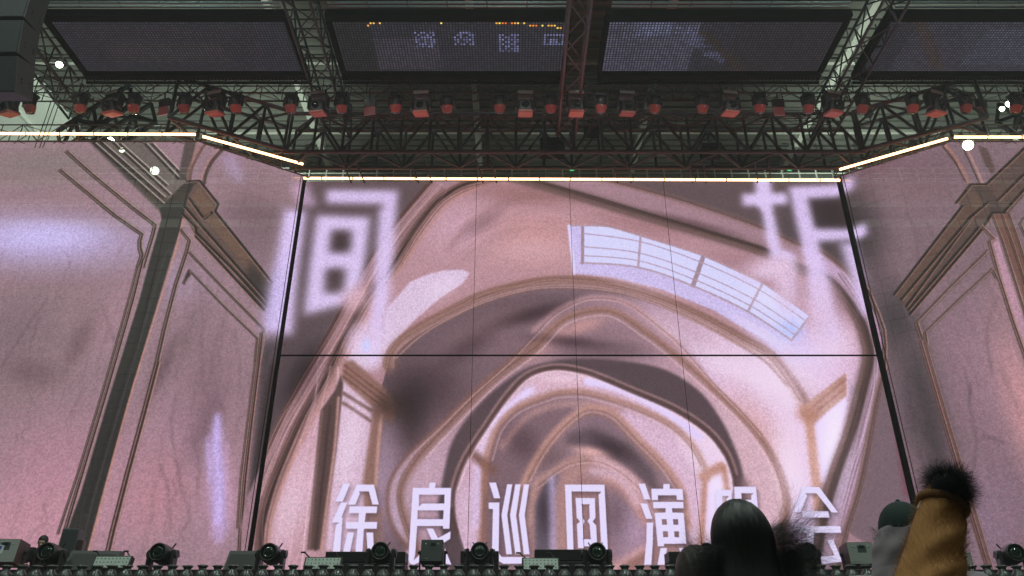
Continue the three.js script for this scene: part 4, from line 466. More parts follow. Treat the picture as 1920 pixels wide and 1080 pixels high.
truss('edge_truss', 'thin truss behind the warm tubes along the top of the right front screen', [16.94, yW, -23.35], [26.14, yW, -23.35], tw, hW, 0.75, 0.028, 0.018, blackSteel, 'trusses along the screen tops');
const lx = [-7.24, 2.45, 12.9];
truss('bridge_truss', 'dark lengthwise truss in the gap between the two left ceiling screens', [lx[0], 20.9, -16], [lx[0], 20.4, -25], 0.9, 0.9, 1.0, 0.05, 0.03, blackSteel, 'lengthwise trusses');
truss('bridge_truss', 'dark lengthwise truss between the loudspeaker and the leftmost ceiling screen', [-17.6, 21.0, -15], [-17.6, 20.6, -24], 0.8, 0.9, 1.0, 0.05, 0.03, blackSteel, 'lengthwise trusses');
truss('bridge_truss', 'reddish lengthwise truss in the gap at the middle of the ceiling screens', [2.25, 20.3, -15.5], [2.25, 20.2, -25.4], 0.7, 0.7, 1.05, 0.055, 0.035, std(0.12, 0.09, 0.09, 0.5, 0.2), 'lengthwise trusses');  // red glow from below is put into this truss's own colour
truss('bridge_truss', 'dark lengthwise truss in the gap between the two right ceiling screens', [lx[2], 20.9, -16], [lx[2], 20.4, -25], 0.9, 0.9, 1.0, 0.05, 0.03, blackSteel, 'lengthwise trusses');
truss('corner_tower', 'dark slanting truss leg behind the hanging lights at the left', [-17.6, 18.9, -24.4], [-14.6, 20.4, -23.4], 1.2, 1.2, 0.9, 0.1, 0.075, blackTrim, 'slanting corner legs');
truss('corner_tower', 'dark slanting truss leg behind the hanging lights at the right', [22.8, 18.9, -24.4], [19.8, 20.4, -23.4], 1.2, 1.2, 0.9, 0.1, 0.075, blackTrim, 'slanting corner legs');
[[1036, 280, 1.0, 0.75, 'black power distribution box in the roof truss left of the middle column'], [1112, 245, 0.6, 0.5, 'small black power box in the roof truss right of the middle column'], [1335, 285, 0.8, 0.5, 'black power distribution box low in the roof truss towards the right']].forEach(([px, py, w, h, label]) => { const t = thing('power_box', label, 'power box', [(px - 960) / 1388 * 30.2, yT + hT * (300 - py) / 71 - h / 2, -24.85], 'power boxes in the roof truss'); part(t, 'case', rbox(w, h, 0.5, 0.02), blackTrim, [0, h / 2, 0]); part(t, 'lid_edge', rbox(w + 0.03, 0.05, 0.53, 0.01), darkSteel, [0, h * 0.7, 0]); for (const s of [-1, 1]) part(t, 'handle', rbox(0.12, 0.04, 0.03, 0.01), darkSteel, [s * w * 0.25, h * 0.45, 0.26]); });
// short ladder brackets from the roof truss down to the wall
[650, 780, 905, 1165, 1310, 1435].forEach((px, i) => {
  const xT = (px - 960) / 1388 * 30, t = thing('ladder_bracket', ORD[i] + ' short ladder bracket from the left above the central video wall', 'bracket', [xT, yT, -25.0], 'ladder brackets above the wall');
  const lean = 0.35;
  for (const dx of [-0.28, 0.28]) rod(t, 'rail', blackSteel, [dx, 0.05, 0], [dx + lean, -0.62, -1.15], 0.035);
  for (let k = 0; k < 4; k++) { const f = 0.1 + k * 0.26; rod(t, 'rung', blackSteel, [-0.28 + lean * f, 0.05 - 0.67 * f, -1.15 * f], [0.28 + lean * f, 0.05 - 0.67 * f, -1.15 * f], 0.025); }
});

// ---------------------------------------------------------------- ceiling LED screens
const dotFilm = (draw) => { // coarse pixels: each LED is a dim dot, tinted by the picture drawn for it
  const nx = 76, ny = 23, s = 8, src = document.createElement('canvas'); src.width = nx; src.height = ny; const c = src.getContext('2d'); c.fillStyle = 'rgb(60,58,68)'; c.fillRect(0, 0, nx, ny); draw(c);
  const im = c.getImageData(0, 0, nx, ny).data, d = new Uint8Array(nx * s * ny * s * 4);
  for (let y = 0; y < ny * s; y++) for (let x = 0; x < nx * s; x++) {
    const ix = x / s | 0, iy = y / s | 0, fx = x % s, fy = y % s, on = fx > 1 && fx < 7 && fy > 1 && fy < 7, o = (y * nx * s + x) * 4, q = (iy * nx + ix) * 4, j = 0.8 + 0.35 * hash(ix, iy);
    for (let k = 0; k < 3; k++) d[o + k] = on ? Math.min(255, im[q + k] * 1.45 * j * (im[q] > 1.6 * im[q + 2] ? 1 : 0.75)) : im[q + k] * 0.3; d[o + 3] = 255;
  }
  const t = new THREE.DataTexture(d, nx * s, ny * s); t.colorSpace = THREE.SRGBColorSpace; t.magFilter = THREE.LinearFilter; t.flipY = true; t.needsUpdate = true; return t;
};
const panelFilms = [
  (c) => { c.fillStyle = 'rgb(64,58,68)'; c.fillRect(6, 3, 60, 14); c.fillStyle = 'rgb(70,64,70)'; c.fillRect(12, 10, 40, 9); },
  (c) => {
    c.fillStyle = 'rgb(76,70,82)'; c.fillRect(10, 8, 24, 14); c.fillStyle = 'rgb(52,50,54)'; c.fillRect(0, 0, 12, 23); c.fillStyle = 'rgb(110,112,150)';
    for (const [x, y, m] of [[26, 5, ['1011011', '0100101', '1011110', '1101011', '1001011', '0111010', '1010110']], [39, 5, ['0011110', '0110011', '1010101', '1101111', '0100101', '1011011']], [54, 6, ['1100111', '1011010', '1101111', '1011011', '1101110', '1011011', '1010111', '1101011']], [69, 6, ['1111111', '1000001', '1011101', '1011101', '1111111']]]) m.forEach((row, j) => [...row].forEach((b, i) => { if (b === '1') c.fillRect(x + i, y + j, 1, 1); }));
    for (let i = 0; i < 34; i++) { const x = 47 + i * 0.86; c.fillStyle = hash(i, 2) > 0.3 ? 'rgb(255,150,70)' : 'rgb(190,96,44)'; if (hash(i, 6) > 0.1) c.fillRect(x | 0, Math.round(0.2 + 2.6 * (i / 34) ** 1.3), 1, 1); }  // orange reflection of the warm tubes, drawn in as bright dots
    for (const [x, y] of [[11, 2], [12, 1], [13, 1], [15, 1], [17, 0], [19, 0], [20, 0], [35, 0], [36, 0], [35, 1]]) { c.fillStyle = 'rgb(255,150,80)'; c.fillRect(x, y, 1, 1); }
  },
  (c) => { c.fillStyle = 'rgb(88,86,104)'; c.fillRect(0, 0, 30, 23); c.fillStyle = 'rgb(104,106,134)'; c.fillRect(9, 1, 12, 6); for (let i = 0; i < 16; i++) { c.fillStyle = `rgba(112,114,150,${0.15 + 0.55 * hash(i, 3)})`; c.fillRect(20 + i * 1.2 + 3 * hash(i, 9) | 0, 3 + i, 4 + 4 * hash(i, 1), 1); } c.fillStyle = 'rgb(58,54,60)'; c.fillRect(42, 0, 34, 23); for (let i = 0; i < 18; i++) { c.fillStyle = 'rgba(74,58,52,0.6)'; c.fillRect(30 + i | 0, 5 + i, 4, 1); } },
  (c) => { c.fillStyle = 'rgb(74,72,84)'; c.fillRect(10, 0, 66, 23); for (let i = 0; i < 22; i++) { c.fillStyle = 'rgba(82,64,58,0.6)'; c.fillRect(8 + i * 0.8 | 0, i, 5, 1); } c.fillStyle = 'rgb(84,84,100)'; c.fillRect(34, 4, 42, 16); }];
const px0 = [-16.35, -6.4, 3.45, 13.35], YP = 21.25;
['leftmost dim dotted LED ceiling screen beside the loudspeaker', 'dim dotted LED ceiling screen with blue characters and painted orange tube glints', 'dim dotted LED ceiling screen right of the reddish truss', 'rightmost dim dotted LED ceiling screen at the right edge'].forEach((label, i) => {
  const W = 8.3, z0 = -19.35, z1 = -21.95, D = z0 - z1, t = thing('ceiling_screen', label, 'LED screen', [px0[i], YP, z1], 'LED ceiling screens');
  const g = new THREE.PlaneGeometry(W, D), m = ledMat(dotFilm(panelFilms[i]), 1);
  part(t, 'screen', g, m, [W / 2, 0, D / 2], [Math.PI / 2, 0, 0]);
  
  box(t, 'backing', blackTrim, [W, 0.1, D], [W / 2, 0.09, D / 2]);
  box(t, 'frame_bar', blackTrim, [W + 0.3, 0.34, 0.3], [W / 2, -0.02, -0.17]); box(t, 'frame_bar', blackTrim, [W + 0.3, 0.3, 0.3], [W / 2, 0.02, D + 0.17]);
  for (const x of [-0.09, W + 0.09]) box(t, 'frame_bar', blackTrim, [0.18, 0.3, D], [x, 0.02, D / 2]);
  for (let k = 0; k < 60; k++) { box(t, 'rivet', darkSteel, [0.05, 0.03, 0.05], [0.1 + k * W / 60, -0.2, -0.27]); }
  for (const [dz, dy] of [[0.46, 0.12], [0.66, 0.1]]) for (let k = 0; k < 6; k++) rod(t, 'alu_tube', std(0.16, 0.22, 0.22, 0.4, 0.4), [k * W / 6 + 0.02, dy, D + dz], [(k + 1) * W / 6 - 0.02, dy, D + dz], 0.045);
  for (let k = 0; k < 7; k++) rod(t, 'hanger', darkSteel, [0.3 + k * (W - 0.6) / 6, 0.1, D * 0.5], [0.3 + k * (W - 0.6) / 6, 1.1, D * 0.5], 0.02);
  box(t, 'rear_rail', blackTrim, [W + 0.3, 0.08, 0.1], [W / 2, -0.26, -0.36]);
});

// ---------------------------------------------------------------- warm light tubes
const tubeGlow = std(0.8, 0.7, 0.6, 0.4); tubeGlow.emissive.setRGB(6.5, 3.1, 1.35); tubeGlow.emissiveIntensity = 1;
const tubeCap = std(0.25, 0.16, 0.1, 0.5), tubeHolder = std(0.05, 0.045, 0.045, 0.5);
function tubeRun(A, B, n, words, group) {
  const a = V3(...A), b = V3(...B), d = b.clone().sub(a), dir = d.clone().normalize(), L = d.length(), s = L / n, side = V3(dir.z, 0, -dir.x).normalize();
  for (let i = 0; i < n; i++) {
    const p = a.clone().addScaledVector(dir, i * s), t = thing('light_tube', `${n > 1 ? ORD[i] + ' ' : ''}${words}`, 'light tube', p.toArray(), group), e = dir.clone().multiplyScalar(s);
    rod(t, 'glow_tube', tubeGlow, dir.clone().multiplyScalar(0.025).toArray(), e.clone().addScaledVector(dir, -0.025).toArray(), 0.05, RODS);
    for (const f of [0.012, s - 0.012]) rod(t, 'end_cap', tubeCap, dir.clone().multiplyScalar(f - 0.012).toArray(), dir.clone().multiplyScalar(f + 0.012).toArray(), 0.05, RODS);
    rod(t, 'holder', tubeHolder, dir.clone().multiplyScalar(s / 2).add(V3(0, 0.05, 0)).toArray(), dir.clone().multiplyScalar(s / 2).add(V3(0, 0.12, -0.12)).toArray(), 0.02);
  }
  const l = new THREE.RectAreaLight(new THREE.Color().setRGB(1, 0.5, 0.22), 5, L, 0.1), mid = a.clone().addScaledVector(d, 0.5);
  l.position.copy(mid).add(V3(0, -0.07, 0.05)); l.lookAt(mid.clone().add(V3(0, -2, 1.2))); scene.add(l);
}
tubeRun([-9.22,18.89,-25.72], [14.11,18.78,-25.72], 18, 'glowing warm tube from the left along the top of the central wall', 'warm tubes above the centre');
tubeRun([-21.32, ...[19.08], -22.98], [-12.13,19.03,-22.98], 7, 'glowing warm tube from the left above the left front screen', 'warm tubes above the left front screen');
tubeRun([-11.95,19,-23.05], [-8.6,19.22,-25.2], 1, 'long glowing warm tube slanting down over the left angled screen', 'slanting warm tubes');
tubeRun([13.43,18.95,-25.2], [16.79,18.9,-23.05], 1, 'long glowing warm tube slanting up over the right angled screen', 'slanting warm tubes');
tubeRun([16.92,18.9,-22.98], [26.14, ...[18.9], -22.98], 7, 'glowing warm tube from the left above the right front screen', 'warm tubes above the right front screen');

// ---------------------------------------------------------------- floodlights, some unseen and added for the roof, house lamps over the audience, red floor uplights
const floodCase = std(0.06, 0.06, 0.06, 0.5, 0.3), floodGlow = std(0.9, 0.95, 0.85, 0.3); floodGlow.emissive.setRGB(18, 22, 15);
function flood(label, pos, aim, cd, cone, size = 0.3) {
  const t = thing('floodlight', label, 'floodlight', pos, 'white floodlights'), d = V3(...aim).sub(V3(...pos)).normalize();
  const h = new THREE.Group(); h.name = 'lamp_head'; t.add(h); h.quaternion.setFromUnitVectors(V3(0, 0, 1), d);
  part(h, 'housing', new THREE.CylinderGeometry(size * 0.56, size * 0.4, 0.2, 20), floodCase, [0, 0, -0.11], [Math.PI / 2, 0, 0]); part(h, 'light_face', new THREE.CylinderGeometry(size * 0.5, size * 0.5, 0.012, 20), floodGlow, [0, 0, 0], [Math.PI / 2, 0, 0]);
  const k = d.y > 0.3 ? -1 : 1; for (const s of [-1, 1]) rod(t, 'bracket', floodCase, [s * size * 0.68, 0, 0], [s * size * 0.68, k * size, -0.1], 0.015);
  rod(t, 'bracket', floodCase, [-size * 0.68, k * size, -0.1], [size * 0.68, k * size, -0.1], 0.015);
  if (cd) { const l = new THREE.SpotLight(new THREE.Color().setRGB(0.86, 1, 0.86), cd, 0, cone, 0.6); l.position.copy(V3(...pos)).addScaledVector(d, 0.06); l.target.position.set(...aim); l.castShadow = true; l.shadow.radius = 8; scene.add(l, l.target); }
}
flood('bright white floodlight glowing through the left front mesh screen', [-15.72,20.16,-27], [0, 1, 0], 30, 1.2, 0.36);
flood('white floodlight just under the left warm tubes', [-16.84,20.41,-25.2], [0, 1, 0], 0, 1, 0.3);
flood('small white floodlight seen through the top of the left front screen', [-16.78,20.54,-26], [0, 1, 0], 0, 1, 0.22);
flood('small white floodlight between the loudspeaker and the leftmost ceiling screen', [-16.36,20.23,-20.5], [0, 1, 0], 0, 1, 0.22);
flood('glaring white floodlight under the warm tube at the right corner', [17.18,18.31,-22.7], [0, 1, 0], 60, 1.1, 0.36);
flood('white floodlight beside the hanging heads at the far right', [19.58,20.55,-23], [0, 1, 0], 0, 1, 0.26);
flood('small white floodlight below its brighter twin at the far right', [19.38,20.45,-23.2], [0, 1, 0], 0, 1, 0.18);
flood('unseen floodlight added behind the left edge of the central wall to light the white roof', [-7.4, 12, -28], [-27, 30, -34], 1900, 0.85, 0.42);  // unseen lamp added to brighten the white roof on the left
flood('unseen floodlight added behind the right edge of the central wall to light the white roof', [12.3, 12, -28], [32, 30, -34], 1900, 0.85, 0.42);  // its unseen counterpart, added for the white roof on the right
for (const [x, w] of [[-5, 'left'], [2.5, 'middle'], [10, 'right']]) flood(`unseen added gangway floodlight behind the ${w} of the central wall lighting the roof`, [x, 26.14 - 0.1, -37.6], [x, 30, -38.2], 9, 1.35, 0.2);  // unseen lamps added to brighten the roof behind the wall
// house lamps: round high-bay fittings over the audience
const bayGlow = std(0.9, 0.95, 0.9, 0.3); bayGlow.emissive.setRGB(3.4, 4, 3.5);
for (let i = 0; i < 6; i++) {
  const p = [-17 + (i % 3) * 17, 27.5, i < 3 ? -6 : 6], t = thing('house_lamp', `${ORD[i]} round high-bay lamp over the audience`, 'lamp', p, 'house lamps over the audience');
  part(t, 'shade', new THREE.LatheGeometry([[0.12, 0.5], [0.2, 0.45], [0.5, 0.02], [0.52, 0]].map((q) => new THREE.Vector2(...q)), 20), alu);
  part(t, 'light_disc', new THREE.CylinderGeometry(0.46, 0.46, 0.02, 20), bayGlow, [0, 0.02, 0]); rod(t, 'hanger', darkSteel, [0, 0.5, 0], [0, 2.7, 0], 0.02);
  const l = new THREE.SpotLight(new THREE.Color().setRGB(0.85, 1, 0.92), HOUSE, 0, 1.2, 0.5); l.position.set(p[0], p[1] - 0.05, p[2]); l.target.position.set(p[0] * 0.6, 0, p[2] - 10); l.castShadow = true; l.shadow.radius = 20; scene.add(l, l.target);
}
for (let i = 0; i < 6; i++) {
  const p = [-14 + i * 6.6, 2.2, -18.6], t = thing('red_uplight', `${ORD[i]} low red uplight from the left on the stage floor`, 'uplight', p, 'red uplights on the stage floor');
  part(t, 'case', rbox(0.34, 0.14, 0.34), floodCase, [0, 0.07, 0]); const g = std(0.5, 0.05, 0.05, 0.3); g.emissive.setRGB(2, 0.25, 0.2); part(t, 'light_face', new THREE.CylinderGeometry(0.12, 0.12, 0.01, 16), g, [0, 0.147, 0]);
  const l = new THREE.SpotLight(new THREE.Color().setRGB(1, 0.09, 0.07), 230, 0, 0.27, 0.5); l.position.set(p[0], p[1] + 0.17, p[2]); l.target.position.set(p[0], 20, -22.4); l.castShadow = true; scene.add(l, l.target);
}

// ---------------------------------------------------------------- hanging lights
const shell = std(0.03, 0.03, 0.032, 0.38), redLitShell = std(0.42, 0.15, 0.13, 0.35), glassMat = new THREE.MeshPhysicalMaterial({ color: 0x050806, roughness: 0.06, clearcoat: 1, clearcoatRoughness: 0.02 }), greyPlate = std(0.3, 0.33, 0.31, 0.5);  // red light from below is put into the lower shell colour
const lathe = (pts, n = 18) => new THREE.LatheGeometry(pts.map((q) => new THREE.Vector2(...q)), n);
const G = {
  headTop: lathe([[0, 0.27], [0.13, 0.26], [0.2, 0.2], [0.225, 0.08], [0.225, -0.06]]), headLow: lathe([[0.222, -0.06], [0.215, -0.14], [0.18, -0.26], [0.155, -0.34], [0.15, -0.36]]), lens: lathe([[0.145, -0.345], [0.1, -0.375], [0.05, -0.39], [0, -0.395]]),
  base: rbox(0.44, 0.15, 0.36, 0.03), bigBase: rbox(0.6, 0.17, 0.42, 0.03), arm: rbox(0.07, 0.42, 0.18, 0.025), bigArm: rbox(0.09, 0.6, 0.26, 0.03), bigHead: rbox(0.52, 0.5, 0.52, 0.09), bigLow: rbox(0.56, 0.12, 0.54, 0.04), bigLens: new THREE.SphereGeometry(0.2, 18, 10, 0, Math.PI * 2, 0, 1.1), panel: rbox(0.46, 0.34, 0.16, 0.02), panelFace: rbox(0.44, 0.34, 0.06, 0.02),
};
function hangingHead(pos, label, yaw, tilt) {
  const t = thing('hanging_spotlight', label, 'stage light', pos, 'small hanging moving heads'); t.rotation.y = yaw;
  part(t, 'base', G.base, shell, [0, -0.08, 0]); for (const s of [-1, 1]) part(t, 'yoke_arm', G.arm, shell, [s * 0.25, -0.33, 0]);
  const h = part(t, 'head', G.headTop, shell, [0, -0.44, 0], [tilt, 0, 0]); part(h, 'lower_shell', G.headLow, redLitShell); part(h, 'lens', G.lens, glassMat); part(h, 'glint_ball', new THREE.SphereGeometry(0.045, 10, 8), std(0.7, 0.7, 0.72, 0.2, 0.6), [0, -0.1, 0.2]);  // the glint at the lens is shaped as a pale shiny ball
  rod(t, 'clamp', darkSteel, [-0.14, 0, 0], [-0.14, 0.18, 0], 0.03); rod(t, 'clamp', darkSteel, [0.14, 0, 0], [0.14, 0.18, 0], 0.03);
}
const yH = yF - 0.12, zH = -22.35, atX = (px, py = 195) => (px - 960) / 1388 * 28.3;
[55, 150, 250, 345, 442, 545, 640, 742, 838, 937, 1033, 1127, 1228, 1318, 1425, 1517, 1618, 1712, 1812, 1906].forEach((px, i) => hangingHead([atX(px), yH, zH], `${ORD[i]} small hanging moving head from the left below the black truss`, (px - 960) / 2400, 0.35 + 0.15 * hash(i, 4)));
function bigHead(pos, label, yaw, lift) {
  const t = thing('hanging_wash', label, 'stage light', pos, 'large hanging yoke lights'); t.rotation.y = yaw;
  part(t, 'base', G.bigBase, shell, [0, -0.09, 0]); part(t, 'pale_plate', rbox(0.58, 0.15, 0.03, 0.01), greyPlate, [0, -0.09, 0.22]);
  for (const s of [-1, 1]) part(t, 'yoke_arm', G.bigArm, shell, [s * 0.35, -0.46, 0]);
  const h = part(t, 'head', G.bigHead, shell, [0, -0.66, 0], [lift, 0, 0]); part(h, 'lower_shell', G.bigLow, redLitShell, [0, -0.24, 0]); part(h, 'lens', G.bigLens, glassMat, [0, 0.02, 0.12], [Math.PI / 2, 0, 0]); box(h, 'vent_strip', redLitShell, [0.3, 0.06, 0.02], [0, 0.3, 0.1]);
  for (const x of [-0.2, 0.2]) rod(t, 'clamp', darkSteel, [x, 0, 0], [x, 0.18, 0], 0.03);
}
[20, 213, 405, 598, 790, 985, 1080, 1175, 1367, 1560, 1752].forEach((px, i) => bigHead([atX(px), yH + 0.02, zH + 0.05], `${ORD[i]} large square hanging yoke light from the left below the black truss`, (px - 960) / 2600, 0.2 + 0.25 * hash(i, 8)));
const pinkFace = std(0.4, 0.18, 0.19, 0.4);  // lower case colour carries the red light from below
[305, 692, 1460, 1843].forEach((px, i) => {
  const t = thing('strobe_panel', `${ORD[i]} flat square strobe panel from the left among the hanging heads`, 'strobe light', [atX(px), yH, zH], 'hanging strobe panels'); t.rotation.set(0.25, (px - 960) / 2400, 0.08);
  part(t, 'case', G.panel, shell, [0, -0.34, 0]); part(t, 'lower_case', G.panelFace, pinkFace, [-0.03, -0.67, 0.03]); rod(t, 'clamp', darkSteel, [0, 0.1, 0], [0, -0.2, 0], 0.03);
});
// cables looping below the truss and chain lines
const cableMat = std(0.02, 0.02, 0.02, 0.6);
const tubeGeo = (pts, r, n = 16) => new THREE.TubeGeometry(new THREE.CatmullRomCurve3(pts.map((q) => V3(...q))), n, r, 5);
for (let i = 0; i < 16; i++) {
  const x = -17 + i * 2.6 + rr(-0.5, 0.5), w = rr(0.8, 1.9), d = rr(0.1, 0.35), m = part(scene, numbered('cable'), tubeGeo([[0, 0, 0], [w * 0.25, -d * 0.8, 0.05], [w * 0.5, -d, 0.06], [w * 0.8, -d * 0.6, 0.03], [w, 0, 0]], 0.014), cableMat, [x, yF + 0.06, -22.36]);
  m.userData = { label: `black power cable sagging below the lighting truss, ${ORD[i]} from the left`, category: 'cable', group: 'cables sagging below the truss' };
}
[0, 1, 2].forEach((i) => { const x = -18.1 + i * 0.17, m = part(scene, numbered('hanging_cable'), tubeGeo([[0, 0, 0], [rr(-0.03, 0.05), -1, 0], [rr(-0.05, 0.05), -2.2, 0]], 0.016), cableMat, [x, yF, -22.9]); m.userData = { label: `thin black cable hanging beside the loudspeaker, ${ORD[i]} of three from the left`, category: 'cable', group: 'cables hanging beside the loudspeaker' }; });
[[620, 'left of centre'], [838, 'near the middle'], [1255, 'right of centre'], [1700, 'near the right corner']].forEach(([px, w]) => { const x = atX(px), t = thing('chain_hoist', `slim chain hoist with long chain hanging ${w} of the roof truss`, 'hoist', [x, yT + hT, -24.9], 'chain hoists'); rod(t, 'chain', darkSteel, [0, 0.9, 0], [0, 8, 0], 0.02); part(t, 'motor', rbox(0.28, 0.6, 0.28, 0.04), shell, [0, 0.6, 0]); rod(t, 'hook', darkSteel, [0, 0, 0], [0, 0.35, 0], 0.025); });
// pale gusset plates and far gangway behind the wall
{
  const zG = -37, y0 = 26.14 - 0.35, t = thing('gangway', 'distant gangway with pale railings behind the top of the central wall', 'gangway', [0, y0, zG]);
  const rail = std(0.68, 0.7, 0.62, 0.55), slabM = std(0.34, 0.2, 0.15, 0.8);
  box(t, 'slab', slabM, [60, 0.35, 1.4], [2.5, -0.2, 0]); for (let i = 0; i < 46; i++) rod(t, 'post', rail, [-20 + i * 1.0, 0, 0.6], [-20 + i * 1.0, 1.15, 0.6], 0.05);
  for (const y of [0.4, 0.78, 1.15]) rod(t, 'rail', rail, [-27, y, 0.6], [32, y, 0.6], 0.03);
  for (const [px, w] of [[1078, 'near the middle'], [1507, 'towards the right']]) { const p = 0.03, s = thing('exit_sign', `tiny green exit sign on the gangway ${w}`, 'sign', [(px - 960) * p, 26.79, -36.3], 'green exit signs'); const e = std(0.02, 0.2, 0.08, 0.5); e.emissive.setRGB(0.05, 0.55, 0.16); box(s, 'panel', e, [0.26, 0.3, 0.05], [0, 0, 0]); const w2 = std(0.8, 0.9, 0.8, 0.5); w2.emissive.setRGB(0.6, 0.9, 0.6); box(s, 'figure', w2, [0.06, 0.16, 0.02], [0, 0, 0.03]); box(s, 'frame', shell, [0.3, 0.34, 0.04], [0, 0, -0.01]); }
}

// ---------------------------------------------------------------- loudspeaker array at the top left
{
  const grille = std(0.03, 0.034, 0.036, 0.7), side = std(0.05, 0.05, 0.05, 0.6), P = [-13.96,14.95,-16.2], t = thing('line_array', 'tall dark line-array loudspeaker hanging at the top left corner', 'loudspeaker', P);
  let y = 0, z = 0, a = 0.36;
  const cab = (() => { const s = new THREE.Shape(); s.moveTo(-0.62, 0); s.lineTo(0.62, 0); s.lineTo(0.62, 0.96); s.lineTo(-0.62, 0.96); return new THREE.ExtrudeGeometry(s, { depth: 0.7, bevelEnabled: true, bevelSize: 0.015, bevelThickness: 0.015, bevelSegments: 1 }); })();
  for (let i = 0; i < 5; i++) {
    const c = part(t, 'cabinet', cab, side, [0, y, z], [a, 0, 0]); part(c, 'grille', rbox(1.2, 0.965, 0.03, 0.01), grille, [0, 0.48, 0.725]);
    for (const q of [0.3, 0.42]) for (const w of [0.15, 0.5]) part(c, 'rigging_pin', new THREE.CylinderGeometry(0.022, 0.022, 0.05, 8), shell, [0.635, q, w], [0, 0, Math.PI / 2]);
    y += 0.985 * Math.cos(a); z += 0.985 * Math.sin(a); a = Math.max(-0.02, a - 0.14);
  }
  box(t, 'rigging_beam', darkSteel, [0.3, 0.2, 1.2], [0, y + 0.1, z + 0.35]); rod(t, 'chain', darkSteel, [0, y + 0.2, z + 0.3], [0, 28, z + 0.3], 0.02);
}

// ---------------------------------------------------------------- stage front
const ZS = -14.5;
// row of identical knobbed lamps along the stage lip
{
  const geoCap = lathe([[0, 0.225], [0.06, 0.224], [0.088, 0.215], [0.09, 0.195], [0.07, 0.185], [0.06, 0.16]], 16), geoBody = lathe([[0.06, 0.16], [0.066, 0.13], [0.1, 0.095], [0.122, 0.05], [0.126, 0], [0.12, -0.12], [0.1, -0.15]], 18), knob = std(0.11, 0.125, 0.115, 0.25, 0.2), knobBody = std(0.07, 0.08, 0.075, 0.25, 0.1);
  const P0 = [-8.69,2.55,-13.55], P1 = [8.94,2.55,-13.55], n = 69, yB = P0[1] - 0.225, t = thing('lip_lamp', 'small round black knobbed lamp in the dense row along the stage lip', 'stage lamp', [P0[0], yB, P0[2]], 'knobbed lamps along the stage lip');
  part(t, 'cap', geoCap, knob); part(t, 'body', geoBody, knobBody); box(t, 'foot', shell, [0.16, yB - 2.2 - 0.14, 0.16], [0, -0.15 - (yB - 2.2 - 0.14) / 2, 0]);
  for (let i = 1; i < n; i++) copyOf(t, t.userData.label, [P0[0] + (P1[0] - P0[0]) * i / (n - 1), yB + rr(-0.004, 0.004), P0[2]]).rotation.y = rnd() * 3;
  const rail = thing('lip_rail', 'low black rail running behind the row of knobbed lamps', 'rail', [P0[0] - 1, 2.2, -13.85]); box(rail, 'beam', shell, [17.62 + 2, 0.3, 0.06], [(P1[0] - P0[0]) / 2 + 1, 0.15, 0]);
}
const mh = { body: lathe([[0.001, -0.3], [0.1, -0.3], [0.15, -0.26], [0.175, -0.16], [0.178, 0.02], [0.17, 0.12], [0.165, 0.18], [0.15, 0.185], [0.142, 0.16], [0.14, 0.1]], 24), lens: new THREE.SphereGeometry(0.2, 24, 12, 0, Math.PI * 2, 0, 0.78), ring: new THREE.TorusGeometry(0.148, 0.012, 8, 28), fin: rbox(0.02, 0.2, 0.03, 0.006), arm: rbox(0.07, 0.5, 0.2, 0.03), base: rbox(0.5, 0.22, 0.4, 0.03), foot: rbox(0.36, 0.1, 0.3, 0.02) };
const mhShell = std(0.035, 0.036, 0.036, 0.35), mhGlass = new THREE.MeshPhysicalMaterial({ color: 0x14281e, roughness: 0.03, clearcoat: 1, clearcoatRoughness: 0.02, ior: 1.7 });
